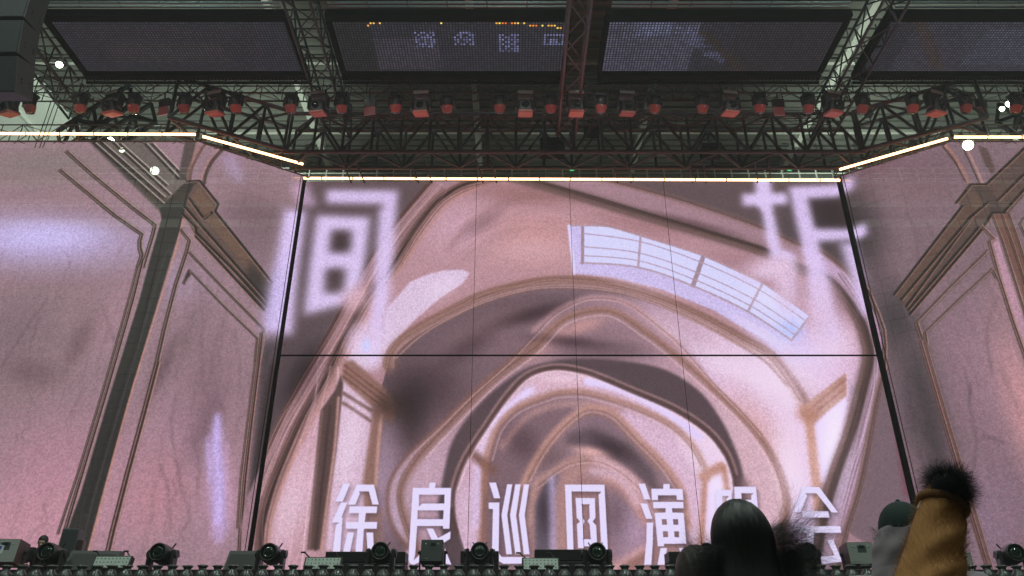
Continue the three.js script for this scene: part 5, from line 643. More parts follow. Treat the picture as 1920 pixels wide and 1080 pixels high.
function movingHead(px, py, z, turn, pitch, label) {
  const q = px, yaw = Math.atan2(-q[0], -q[2]) + turn, t = thing('moving_head', label, 'stage light', [q[0], 2.2, q[2]], 'moving heads on the stage front'), yc = q[1] - 2.2;
  part(t, 'base', mh.base, mhShell, [0, 0.11, 0]); const yk = new THREE.Group(); yk.name = 'yoke'; t.add(yk); yk.rotation.y = yaw;
  for (const s of [-1, 1]) part(yk, 'yoke_arm', mh.arm, mhShell, [s * 0.225, yc - 0.17, -0.03]); box(yk, 'yoke_bridge', mhShell, [0.5, 0.08, 0.2], [0, yc - 0.42, -0.03]);
  const h = new THREE.Group(); h.name = 'head'; h.position.set(0, yc, 0); h.rotation.set(-pitch, yaw, 0, 'YXZ'); t.add(h);
  part(h, 'head_shell', mh.body, mhShell, [0, 0, 0], [Math.PI / 2, 0, 0]); part(h, 'lens', mh.lens, mhGlass, [0, 0, -0.015], [Math.PI / 2, 0, 0]); part(h, 'lens_ring', mh.ring, darkSteel, [0, 0, 0.178]); part(h, 'inner_ring', new THREE.TorusGeometry(0.085, 0.006, 6, 24), std(0.3, 0.34, 0.31, 0.2, 0.8), [0, 0, 0.17]); for (const s of [-1, 1]) part(yk, 'pivot_cap', new THREE.CylinderGeometry(0.07, 0.075, 0.03, 16), darkSteel, [s * 0.27, yc, -0.03], [0, 0, Math.PI / 2]); for (let i = 0; i < 6; i++) part(h, 'cooling_fin', mh.fin, mhShell, [Math.cos(i * 1.047) * 0.17, Math.sin(i * 1.047) * 0.17, -0.16], [0, 0, i * 1.047 + Math.PI / 2]);
  return t;
}
[[[-8.62,2.85,-14.6], -0.5, 0.12, 'moving head in front of the crouching technician, lens turned left'], [[-6.49,2.83,-14.5], -0.5, 0.12, 'moving head between the lit panel and the angled screen foot, lens turned left'], [[-4.47,2.83,-14.5], -0.3, 0.1, 'moving head in front of the wedge at the left edge of the central wall'], [[-2.43,2.85,-14.5], -0.12, 0.1, 'moving head under the first title character'], [[-0.6,2.85,-14.5], 0.0, 0.1, 'moving head under the gap between second and third title characters'], [[1.57,2.84,-14.5], 0.08, 0.1, 'moving head in front of the black box under the fourth title character'], [[3.58,2.82,-14.5], 0.3, 0.2, 'moving head behind the long-haired spectator'], [[5.44,2.84,-14.5], 0.42, 0.12, 'moving head under the last title character, lens turned right'], [[7.53,2.82,-14.5], 0.5, 0.2, 'moving head behind the spectator in the cap'], [[9.27,2.82,-14.5], 0.45, 0.12, 'moving head at the far right corner, lens turned right']].forEach(([p, yaw, pit, l]) => movingHead(p, 0, 0, yaw, pit, l));
// lit-panel blinders with three rows of lamps
{
  const face = std(0.52, 0.62, 0.53, 0.5), cell = std(0.1, 0.13, 0.11, 0.3), frame = std(0.03, 0.03, 0.03, 0.5);
  [[[-7.24,2.66,-14.2], 'pale blinder panel in front of the left grey wedge', 0], [[-3.42,2.64,-14.2], 'pale blinder panel left of the first title character', 0.02], [[0.52,2.63,-14.2], 'pale blinder panel under the third title character', 0.02]].forEach(([p, label, yaw]) => {
    const t = thing('blinder_panel', label, 'stage light', [p[0], 2.2, p[2]], 'blinder panels'), y = p[1] - 2.2; t.rotation.y = yaw;
    const h = new THREE.Group(); h.name = 'panel_head'; h.position.set(0, y, 0); h.rotation.x = -0.35; t.add(h);
    part(h, 'frame', rbox(0.68, 0.25, 0.12, 0.012), frame, [0, 0, -0.065]); box(h, 'lamp_face', face, [0.62, 0.2, 0.01], [0, 0, 0]);
    const cg = new THREE.CylinderGeometry(0.01, 0.012, 0.012, 8); for (let i = 0; i < 9; i++) for (let j = 0; j < 3; j++) part(h, 'lamp_cell', cg, cell, [-0.27 + i * 0.0675, -0.066 + j * 0.066, 0.008], [Math.PI / 2, 0, 0]);
    for (const s of [-1, 1]) { rod(t, 'stand_leg', frame, [s * 0.33, y, -0.06], [s * 0.3, 0, -0.12], 0.016); rod(t, 'safety_arm', frame, [s * 0.26, y + 0.1, -0.1], [s * 0.28 - 0.1, y + 0.2, -0.12], 0.012); part(t, 'clamp', rbox(0.09, 0.03, 0.04, 0.008), frame, [s * 0.28 - 0.12, y + 0.2, -0.12]); }
  });
}
// wedges and black boxes
const wedgeGeo = (w, h, d) => { const s = new THREE.Shape(); s.moveTo(0, 0); s.lineTo(d, 0); s.lineTo(d * 0.88, h * 0.35); s.lineTo(d * 0.3, h); s.lineTo(0, h); const g = new THREE.ExtrudeGeometry(s, { depth: w, bevelEnabled: true, bevelSize: 0.01, bevelThickness: 0.01, bevelSegments: 1 }); g.rotateY(-Math.PI / 2); g.translate(w / 2, 0, 0); return g; };
[[[-8.01,2.94,-15.2], 0.9, 'dark grey floor wedge behind the leftmost blinder panel', 0.1], [[-5.16,2.95,-15.3], 0.6, 'dark grey floor wedge left of the central wall edge', 0.05]].forEach(([p, w, label, yaw]) => { const h = p[1] - 2.2, t = thing('floor_wedge', label, 'monitor speaker', [p[0], 2.2, p[2]], 'floor wedges'); t.rotation.y = yaw; part(t, 'cabinet', wedgeGeo(w, h, 0.6), std(0.075, 0.08, 0.078, 0.6)); part(t, 'grille', rbox(w * 0.86, 0.02, 0.42, 0.008), std(0.05, 0.052, 0.05, 0.75), [0, h * 0.69, 0.37], [0.96, 0, 0]); });
[[[-2.84,2.95,-15.4], 1.55, 'long flat black case behind the first title character foot'], [[-0.63,2.96,-15.4], 0.74, 'squat black case behind the moving head left of the third character'], [[1.19,2.99,-15.4], 1.5, 'long flat black case under the fourth title character'], [[3.89,2.95,-15.4], 1.7, 'black case partly hidden by the long-haired spectator'], [[5.57,2.95,-15.4], 0.8, 'black case behind the moving head under the last character']].forEach(([p, w, label]) => { const h = p[1] - 2.2, t = thing('black_case', label, 'case', [p[0], 2.2, p[2]], 'black cases on stage'); part(t, 'body', rbox(w, h * 0.72, 0.5, 0.015), std(0.014, 0.014, 0.015, 0.55), [0, h * 0.36, 0]); part(t, 'lid', rbox(w, h * 0.27, 0.5, 0.015), std(0.016, 0.016, 0.017, 0.5), [0, h * 0.865, 0]); for (const s of [-1, 1]) part(t, 'handle', rbox(0.14, 0.05, 0.02, 0.008), darkSteel, [s * w * 0.3, h * 0.5, 0.26]); });
// machines with control faces
function machine(p, label, w, h, yaw, tilt, front, sideM, lift, sticker) {
  const t = thing('effect_machine', label, 'machine', [p[0], 2.2, p[2]], 'effect machines'); t.rotation.y = yaw; const y = p[1] - 2.2;
  const b = part(t, 'body', rbox(w, h, 0.42, 0.012), sideM, [0, y, 0], [tilt, 0, 0]); part(b, 'front_plate', rbox(w * 0.97, h * 0.93, 0.012, 0.005), front, [0, 0, 0.212]); part(b, 'display', rbox(w * 0.2, h * 0.14, 0.012, 0.004), std(0.02, 0.03, 0.03, 0.2), [0.02, h * 0.28, 0.22]); part(b, 'display_frame', rbox(w * 0.34, h * 0.32, 0.006, 0.003), std(0.06, 0.07, 0.065, 0.5), [0.02, h * 0.18, 0.216]);
  for (const s of [-1, 1]) { part(b, 'switch', rbox(w * 0.06, h * 0.06, 0.02, 0.004), std(0.5, 0.52, 0.5, 0.4), [s * w * 0.28, h * 0.3, 0.22]); rod(t, 'stand', darkSteel, [s * (w / 2 + 0.03), 0, 0], [s * (w / 2 + 0.03), y + 0.05, 0], 0.016); part(t, 'knob', new THREE.CylinderGeometry(0.03, 0.03, 0.05, 10), shell, [s * (w / 2 + 0.05), y + 0.02, 0], [0, 0, Math.PI / 2]); }
  part(b, 'warning_mark', new THREE.CylinderGeometry(0.001, 0.022, 0.006, 3), std(0.7, 0.7, 0.68, 0.5), [-w * 0.36, -h * 0.34, 0.222]); box(b, 'small_print', std(0.45, 0.45, 0.43, 0.5), [w * 0.16, 0.006, 0.004], [-w * 0.22, -h * 0.34, 0.221]);
  if (sticker) { part(b, 'sticker', rbox(0.14, 0.16, 0.004, 0.001), std(0.7, 0.75, 0.75, 0.4), [-0.06, 0.02, 0.222]); part(b, 'sticker_logo', rbox(0.06, 0.06, 0.004, 0.001), std(0.06, 0.12, 0.4, 0.4), [-0.055, 0.05, 0.225]); }
  return t;
}
machine([-1.46,2.83,-14.4], 'small black effect machine with display between the first and second moving heads of the centre', 0.4, 0.4, 0.0, -0.12, std(0.07, 0.08, 0.075, 0.5), std(0.03, 0.032, 0.03, 0.5), 0);
machine([6.31,2.78,-14.3], 'pale effect machine with display and dark side beside the last title character', 0.46, 0.4, -0.05, -0.1, std(0.3, 0.32, 0.29, 0.45), std(0.12, 0.07, 0.07, 0.5), 0);  // reddish body colour holds the red light on its side
machine([-9.16,2.81,-14.2], 'pale grey effect machine with blue and white sticker at the left edge', 0.5, 0.42, 0.12, -0.12, std(0.36, 0.37, 0.35, 0.45), std(0.14, 0.08, 0.08, 0.5), 0, true);  // red side light put into the body colour here too
{ const p = [7.32,2.63,-14.1], t = thing('control_box', 'small pale box with cable right of the spectator in the cap', 'box', [8.13, 2.2, -14.2]); part(t, 'body', rbox(0.3, 0.62, 0.2, 0.012), std(0.24, 0.26, 0.23, 0.5), [0, 0.31, 0]); part(t, 'plate', rbox(0.26, 0.2, 0.01, 0.004), std(0.4, 0.42, 0.38, 0.5), [0, 0.48, 0.104]); rod(t, 'cable', cableMat, [-0.16, 0.1, 0.05], [-0.19, 0.9, 0.02], 0.012); }
{ const p = [-8.87,3.42,-15.6], h = p[1] - 2.2, t = thing('column_speaker', 'upright dark grey column speaker behind the technician', 'loudspeaker', [p[0], 2.2, p[2]]); t.rotation.y = 0.25; part(t, 'cabinet', rbox(0.3, h, 0.36, 0.02), std(0.075, 0.085, 0.085, 0.6), [0, h / 2, 0]); part(t, 'grille', rbox(0.26, h * 0.96, 0.02, 0.008), std(0.055, 0.062, 0.062, 0.75), [0, h / 2, 0.18]); part(t, 'side_rail', rbox(0.1, h * 0.8, 0.2, 0.015), std(0.1, 0.06, 0.06, 0.5), [0.2, h * 0.44, -0.05]); }
{ const p = [-8.61,2.54,-13.9], t = thing('work_lamp', 'tiny warm work lamp glowing beside the left machine', 'lamp', p), g = std(0.9, 0.8, 0.6, 0.3); g.emissive.setRGB(3, 2, 1); part(t, 'bulb', new THREE.SphereGeometry(0.035, 12, 8), g); part(t, 'hood', lathe([[0.02, 0.06], [0.05, 0.03], [0.06, -0.01]], 12), shell, [0, 0.01, -0.03], [0.4, 0, 0]); rod(t, 'stem', shell, [0, 0.05, -0.04], [0, 2.2 - p[1], -0.06], 0.012); const l = new THREE.PointLight(new THREE.Color().setRGB(1, 0.7, 0.4), 0.25); l.position.set(p[0], p[1], p[2]); l.shadow.radius = 1; l.castShadow = true; scene.add(l); }
{ const p = [-6.8,2.63,-14.6], t = thing('cable_coil', 'coiled black cable beside the second moving head', 'cable coil', [p[0], 2.2, p[2]]); for (let i = 0; i < 5; i++) part(t, 'loop', new THREE.TorusGeometry(0.12 - i * 0.008, 0.018, 8, 20), cableMat, [rr(-0.01, 0.01), 0.16 + i * 0.02, i * 0.03 - 0.05], [rr(-0.1, 0.1), rr(-0.2, 0.2), 0]); box(t, 'hook_stand', shell, [0.05, 0.3, 0.05], [0, 0.15, -0.1]); }

// ---------------------------------------------------------------- people
const mcMat = std(0.5, 0.5, 0.5);
function sdfGeo(fn, c, half, res) { // marching cubes over a cube of half-width `half` round c
  const mc = new MarchingCubes(res, mcMat, false, false, 160000), n = res, h = n / 2; mc.isolation = 0;
  for (let z = 0; z < n; z++) for (let y = 0; y < n; y++) for (let x = 0; x < n; x++) mc.field[x + y * n + z * n * n] = -fn(c[0] + (x - h) / h * half, c[1] + (y - h) / h * half, c[2] + (z - h) / h * half);
  mc.update();
  const N = mc.count, p = new Float32Array(N * 3), g = new THREE.BufferGeometry();
  for (let i = 0; i < N * 3; i++) p[i] = mc.positionArray[i] * half + c[i % 3];
  g.setAttribute('position', new THREE.BufferAttribute(p, 3)); const nr = new Float32Array(N * 3), e = half / res;
  for (let i = 0; i < N; i++) { const x = p[i * 3], y = p[i * 3 + 1], z = p[i * 3 + 2], v = V3(fn(x + e, y, z) - fn(x - e, y, z), fn(x, y + e, z) - fn(x, y - e, z), fn(x, y, z + e) - fn(x, y, z - e)).normalize(); nr[i * 3] = v.x; nr[i * 3 + 1] = v.y; nr[i * 3 + 2] = v.z; }
  g.setAttribute('normal', new THREE.BufferAttribute(nr, 3)); return g;
}
const smin = (a, b, k) => { const h = Math.max(k - Math.abs(a - b), 0) / k; return Math.min(a, b) - h * h * k / 4; };
function cap(x, y, z, a, b, ra, rb, fz = 1) { // tapered capsule, flattened in depth by fz
  const bx = b[0] - a[0], by = b[1] - a[1], bz = (b[2] - a[2]) * fz, px = x - a[0], py = y - a[1], pz = (z - a[2]) * fz;
  const t = Math.max(0, Math.min(1, (px * bx + py * by + pz * bz) / (bx * bx + by * by + bz * bz + 1e-9)));
  return Math.hypot(px - bx * t, py - by * t, pz - bz * t) - (ra + (rb - ra) * t);
}
const ell = (x, y, z, c, r) => { const k = Math.hypot((x - c[0]) / r[0], (y - c[1]) / r[1], (z - c[2]) / r[2]); return (k - 1) * Math.min(...r); };
function person(label, pos, yaw, J, look) {
  const t = thing('person', label, 'person', pos); t.rotation.y = yaw;
  const bones = [[J.pelvis, J.chest, 0.135, 0.15, 1.35], [J.chest, J.neck, 0.13, 0.06, 1.2], [J.neck, J.head, 0.055, 0.055, 1]];
  for (const s of [0, 1]) bones.push([J.shoulder[s], J.elbow[s], 0.056, 0.044, 1], [J.elbow[s], J.wrist[s], 0.043, 0.029, 1], [J.chest, J.shoulder[s], 0.09, 0.062, 1.1], [J.hip[s], J.knee[s], 0.088, 0.06, 1], [J.knee[s], J.ankle[s], 0.058, 0.04, 1], [J.ankle[s], J.toe[s], 0.042, 0.034, 1], [J.pelvis, J.hip[s], 0.12, 0.1, 1.1]);
  const all = bones, body = (x, y, z) => { let d = 9; for (const b of all) d = smin(d, cap(x, y, z, ...b), 0.05); return d; };
  const c = [0, J.mid, 0], geos = [sdfGeo(body, c, J.span, 64)];
  // head with brow, nose, jaw, ears, lips
  const [hx, hy, hz] = J.head, rot = (x, y, z) => { const X = x - hx, Y = y - hy, Z = z - hz, ca = Math.cos(J.nod ?? 0), sa = Math.sin(J.nod ?? 0); return [X, Y * ca + Z * sa, -Y * sa + Z * ca]; };
  const head = (x0, y0, z0) => {
    const [x, y, z] = rot(x0, y0, z0); let d = ell(x, y, z, [0, 0.02, -0.008], [0.077, 0.105, 0.096]);
    d = smin(d, ell(x, y, z, [0, -0.055, 0.03], [0.056, 0.062, 0.06]), 0.04); d = smin(d, cap(x, y, z, [0, 0.012, 0.088], [0, -0.028, 0.108], 0.01, 0.016), 0.018); d = smin(d, ell(x, y, z, [0, 0.03, 0.08], [0.05, 0.012, 0.016]), 0.02);
    for (const s of [-1, 1]) { d = Math.max(d, 0.014 - Math.hypot(x - s * 0.031, y - 0.006, z - 0.096)); d = smin(d, ell(x, y, z, [s * 0.031, 0.006, 0.082], [0.013, 0.009, 0.01]), 0.006); d = smin(d, ell(x, y, z, [s * 0.079, -0.005, -0.005], [0.012, 0.03, 0.019]), 0.01); }
    d = smin(d, ell(x, y, z, [0, -0.062, 0.086], [0.024, 0.005, 0.01]), 0.006); d = smin(d, ell(x, y, z, [0, -0.073, 0.084], [0.02, 0.006, 0.01]), 0.006); return smin(d, cap(x, y, z, [0, -0.06, -0.02], [0, -0.16, -0.04], 0.055, 0.056), 0.03);
  };
  geos.push(sdfGeo(head, J.head, 0.19, 48));
  // hands: palm, four unequal bent fingers, thumb from the side
  const hand = (curl) => (x, y, z) => {
    let d = ell(x, y, z, [0, -0.045, 0], [0.04, 0.052, 0.017]);
    [[-0.03, 0.07, 0.0075], [-0.01, 0.082, 0.0082], [0.011, 0.078, 0.0082], [0.03, 0.062, 0.0072]].forEach(([fx, L, r]) => { const k = [fx * 1.1, -0.088, 0.002], m = curl ? [fx, -0.1, 0.036] : [fx * 1.15, -0.088 - L * 0.5, 0.012], e = curl ? [fx * 0.95, -0.066, 0.046] : [fx * 1.12, -0.088 - L * 0.86, 0.034]; d = Math.min(d, smin(cap(x, y, z, [fx, -0.06, 0], k, r * 1.15, r * 1.1), smin(cap(x, y, z, k, m, r * 1.1, r), cap(x, y, z, m, e, r, r * 0.85), 0.004), 0.006)); });
    d = smin(d, cap(x, y, z, [0.03, -0.025, 0.004], [0.056, -0.06, 0.018], 0.013, 0.01), 0.012); d = smin(d, cap(x, y, z, [0.056, -0.06, 0.018], [0.052, -0.09, 0.03], 0.01, 0.008), 0.006); return smin(d, cap(x, y, z, [0, 0.03, 0], [0, -0.02, 0], 0.029, 0.03), 0.02);
  };
  person.hand ??= sdfGeo(hand(false), [0, -0.06, 0.01], 0.12, 56); person.fist ??= sdfGeo(hand(true), [0, -0.06, 0.01], 0.12, 56);
  for (const s of [0, 1]) { const g = (look.sleeve && s === look.sleeveSide ? person.fist : person.hand).clone(); if (look.sleeve && s === look.sleeveSide) g.scale(0.8, 0.8, 0.8); if (s) { g.scale(-1, 1, 1); } const d = V3(...J.wrist[s]).sub(V3(...J.elbow[s])).normalize(), q = new THREE.Quaternion().setFromUnitVectors(V3(0, -1, 0), d); g.applyQuaternion(q); g.translate(...J.wrist[s]); if (s) { const p = g.attributes.position, n = g.attributes.normal; for (let i = 0; i < p.count; i += 3) for (const a of [p, n]) { const A = [a.getX(i), a.getY(i), a.getZ(i)]; a.setXYZ(i, a.getX(i + 1), a.getY(i + 1), a.getZ(i + 1)); a.setXYZ(i + 1, ...A); } } geos.push(g); }
  part(t, 'body', mergeGeometries(geos), look.skin);
  // clothes follow the body
  const top = (x, y, z) => { let d = 9; for (const b of [bones[0], bones[1]]) d = smin(d, cap(x, y, z, b[0], b[1], b[2] + 0.02, b[3] + 0.018, b[4]), 0.05); for (const s of [0, 1]) { if (look.sleeve && s === look.sleeveSide) { d = smin(d, cap(x, y, z, J.chest, J.shoulder[s], 0.1, 0.085, 1.1), 0.05); continue; } for (const [a, b, r, q] of [[J.chest, J.shoulder[s], 0.1, 0.08], [J.shoulder[s], J.elbow[s], 0.074, 0.062], [J.elbow[s], J.wrist[s], 0.06, 0.046]]) d = smin(d, cap(x, y, z, a, b, r, q), 0.05); } d = smin(d, cap(x, y, z, J.hip[0], J.hip[1], 0.125, 0.125, 1), 0.06); return Math.max(d + 0.004 * Math.sin(y * 38 + x * 9) * Math.sin(x * 25 + z * 22), y - (J.neck[1] + 0.015)) ; };
  part(t, 'jacket', sdfGeo(look.sleeve ? (x, y, z) => top(x, y, z) : top, c, J.span, 72), look.top);
  if (look.sleeve) { const s = look.sleeveSide; part(t, 'raised_sleeve', sdfGeo((x, y, z) => smin(cap(x, y, z, J.shoulder[s], J.elbow[s], 0.066, 0.064), cap(x, y, z, J.elbow[s], V3(...J.elbow[s]).lerp(V3(...J.wrist[s]), 1.5).toArray(), 0.074, 0.04), 0.04) + 0.005 * Math.sin(y * 95 + x * 34 + Math.sin(z * 30) * 1.5) * (0.4 + 0.6 * Math.sin(x * 30 + z * 26 + y * 11)), J.elbow[s], 0.42, 72), look.sleeve); }
  const legs = (x, y, z) => { let d = 9; for (const s of [0, 1]) d = Math.min(d, smin(cap(x, y, z, J.hip[s], J.knee[s], 0.1, 0.074), cap(x, y, z, J.knee[s], J.ankle[s], 0.074, 0.062), 0.04)); return d; };
  part(t, 'trousers', sdfGeo(legs, c, J.span, 56), look.legs);
  for (const s of [0, 1]) part(t, 'shoe', sdfGeo((x, y, z) => Math.max(smin(cap(x, y, z, J.ankle[s], J.toe[s], 0.055, 0.046), cap(x, y, z, J.ankle[s], [J.ankle[s][0], J.toe[s][1], J.ankle[s][2] - 0.04], 0.05, 0.045), 0.03), -9), J.toe[s], 0.26, 36), look.shoe);
  if (look.hair) part(t, 'hair', sdfGeo((x, y, z) => { const [a, b, e] = rot(x, y, z); return look.hair(a, b, e); }, [hx, hy - (look.hairLow ?? 0), hz], look.hairSpan ?? 0.2, 64), look.hairMat);
  return t;
}
function strands(list, r) { // thin curved hairs as three-sided tubes
  const pos = [], idx = []; let base = 0;
  for (const pts of list) {
    const n = pts.length;
    for (let i = 0; i < n; i++) { const a = pts[Math.max(0, i - 1)], b = pts[Math.min(n - 1, i + 1)], d = b.clone().sub(a).normalize(), u = V3(d.y, d.z, d.x).cross(d).normalize(), v = d.clone().cross(u), rr0 = r * (1 - 0.6 * i / n); for (let k = 0; k < 3; k++) { const q = pts[i].clone().addScaledVector(u, rr0 * Math.cos(k * 2.094)).addScaledVector(v, rr0 * Math.sin(k * 2.094)); pos.push(q.x, q.y, q.z); } if (i) for (let k = 0; k < 3; k++) { const A = base + (i - 1) * 3 + k, B = base + (i - 1) * 3 + (k + 1) % 3; idx.push(A, B, A + 3, B, B + 3, A + 3); } }
    base += n * 3;
  }
  const g = new THREE.BufferGeometry(); g.setAttribute('position', new THREE.BufferAttribute(new Float32Array(pos), 3)); g.setIndex(idx); g.computeVertexNormals(); return g;
}
function fuzz(n, root, out, len) { const L = []; for (let i = 0; i < n; i++) { const p = root(), d = out(p), l = len * rr(0.35, 1.0), pts = [p]; let q = p.clone(), v = d.clone(); for (let k = 0; k < 6; k++) { v.add(V3(rr(-0.5, 0.5), rr(-0.5, 0.5), rr(-0.5, 0.5))).normalize(); q = q.clone().addScaledVector(v, l / 6); pts.push(q); } L.push(pts); } return L; }
const blackHair = std(0.011, 0.012, 0.012, 0.5), brownHair = std(0.035, 0.024, 0.016, 0.5), skin = std(0.52, 0.34, 0.25, 0.55), cloth = (r, g, b) => std(r, g, b, 0.9);
function standing(H, more = {}) { const k = H / 1.72, v = (x, y, z) => [x * k, y * k, z * k]; return { pelvis: v(0, 0.95, 0), chest: v(0, 1.27, -0.01), neck: v(0, 1.46, -0.01), head: v(0, 1.6, 0.015), shoulder: [v(-0.17, 1.4, -0.01), v(0.17, 1.4, -0.01)], elbow: [v(-0.23, 1.13, -0.01), v(0.23, 1.13, -0.01)], wrist: [v(-0.23, 0.9, 0.07), v(0.23, 0.9, 0.07)], hip: [v(-0.09, 0.93, 0), v(0.09, 0.93, 0)], knee: [v(-0.1, 0.5, 0.015), v(0.1, 0.5, 0.015)], ankle: [v(-0.1, 0.08, -0.01), v(0.1, 0.08, -0.01)], toe: [v(-0.115, 0.036, 0.12), v(0.115, 0.036, 0.12)], mid: 0.9 * k, span: 0.98 * k, ...more }; }
{ // long-haired spectator
  const P = [0.81,1.73,-2.75], H = P[1] - 0.02, J = standing(H);
  const t = person('person with long black hair in dark clothes, seen from behind', [P[0], 0, P[2]], Math.PI, J, { skin, top: cloth(0.02, 0.021, 0.022), legs: cloth(0.02, 0.022, 0.03), shoe: cloth(0.03, 0.03, 0.03), hairMat: blackHair, hairSpan: 0.36, hairLow: 0.17, hair: (x, y, z) => { let d = ell(x, y, z, [0, 0.03, -0.018], [0.098, 0.118, 0.112]); d = smin(d, cap(x, y, z, [0, -0.02, -0.05], [0, -0.44, -0.1], 0.102, 0.17, 1.7), 0.06); d = Math.max(d, -ell(x, y, z, [0, -0.03, 0.12], [0.07, 0.1, 0.075])); return d + 0.0007 * Math.sin(x * 310 + Math.sin(y * 9) * 5 + z * 90); } });
  const y0 = J.head[1], side = (s, yl, yh, n, len) => fuzz(n, () => V3(s * rr(0.085, 0.12), y0 + rr(yl, yh), rr(-0.1, 0)), () => V3(s * 1.1, rr(-0.5, 0.6), rr(-0.3, 0.3)), len);
  const f = part(t, 'loose_hair', strands([...side(1, -0.14, -0.02, 1400, 0.16), ...side(-1, -0.15, 0.05, 3000, 0.24)], 0.0002), blackHair); f.userData.kind = 'stuff';
}
{ // shorter brown-haired spectator in front of the stage
  const P = [0.84,1.67,-3.6], J = standing(P[1] - 0.01);
  person('person with short brown hair, low beside the long-haired one', [P[0], 0, P[2]], Math.PI + 0.2, J, { skin, top: cloth(0.03, 0.03, 0.03), legs: cloth(0.025, 0.025, 0.03), shoe: cloth(0.03, 0.03, 0.03), hairMat: brownHair, hairSpan: 0.2, hair: (x, y, z) => { let d = ell(x, y, z, [0, 0.025, -0.015], [0.09, 0.115, 0.11]); d = smin(d, ell(x, y, z, [0, -0.07, -0.05], [0.09, 0.1, 0.07]), 0.05); d = Math.max(d, -ell(x, y, z, [0, -0.05, 0.13], [0.075, 0.11, 0.08])); return d + 0.0015 * Math.sin(x * 260); } });
}
{ // spectator in a cap and hooded coat
  const P = [1.5,1.77,-2.95], J = standing(P[1] - 0.02), coat = cloth(0.28, 0.24, 0.26), hd = J.head;
  const t = person('person in dark green cap and hooded grey-mauve coat, seen from behind', [P[0], 0, P[2]], Math.PI - 0.45, J, { skin, top: coat, legs: cloth(0.03, 0.03, 0.04), shoe: cloth(0.03, 0.03, 0.03), hairMat: coat, hairSpan: 0.3, hairLow: 0.1, hair: (x, y, z) => { let d = ell(x, y, z, [0, -0.03, -0.022], [0.1, 0.13, 0.112]); d = smin(d, cap(x, y, z, [0, -0.12, -0.04], [0, -0.3, -0.06], 0.14, 0.2, 1.3), 0.06); d = Math.max(d, -ell(x, y, z, [0, -0.02, 0.13], [0.07, 0.11, 0.08]), y - 0.05); return d + 0.004 * Math.sin(y * 70 + x * 30) * Math.sin(x * 40); } });
  t.children.find((o) => o.name === 'hair').name = 'hood';
  const nap = part(t, 'fleece_nap', strands(fuzz(3600, () => { const a = rnd() * 6.283, y = rr(-0.36, 0.04), r = y > -0.08 ? 0.102 : 0.118 + (-0.12 - y) * 0.36; return V3(hd[0] + r * Math.cos(a), hd[1] + y, hd[2] - 0.03 + r * 0.92 * Math.sin(a)); }, (q) => V3(q.x - hd[0], 0.02, q.z - hd[2]).normalize(), 0.035), 0.0004), coat); nap.userData.kind = 'stuff';
  part(t, 'cap', sdfGeo((x, y, z) => { let d = Math.max(ell(x, y, z, [hd[0], hd[1] + 0.025, hd[2] - 0.018], [0.09, 0.112, 0.106]), hd[1] + 0.03 - y); return Math.min(d, ell(x, y, z, [hd[0], hd[1] + 0.04, hd[2] + 0.12], [0.062, 0.012, 0.07])); }, [hd[0], hd[1] + 0.06, hd[2] + 0.03], 0.22, 64), cloth(0.014, 0.03, 0.026)); part(t, 'cap_button', new THREE.SphereGeometry(0.009, 10, 8), cloth(0.02, 0.05, 0.04), [hd[0], hd[1] + 0.137, hd[2] - 0.018]);
}
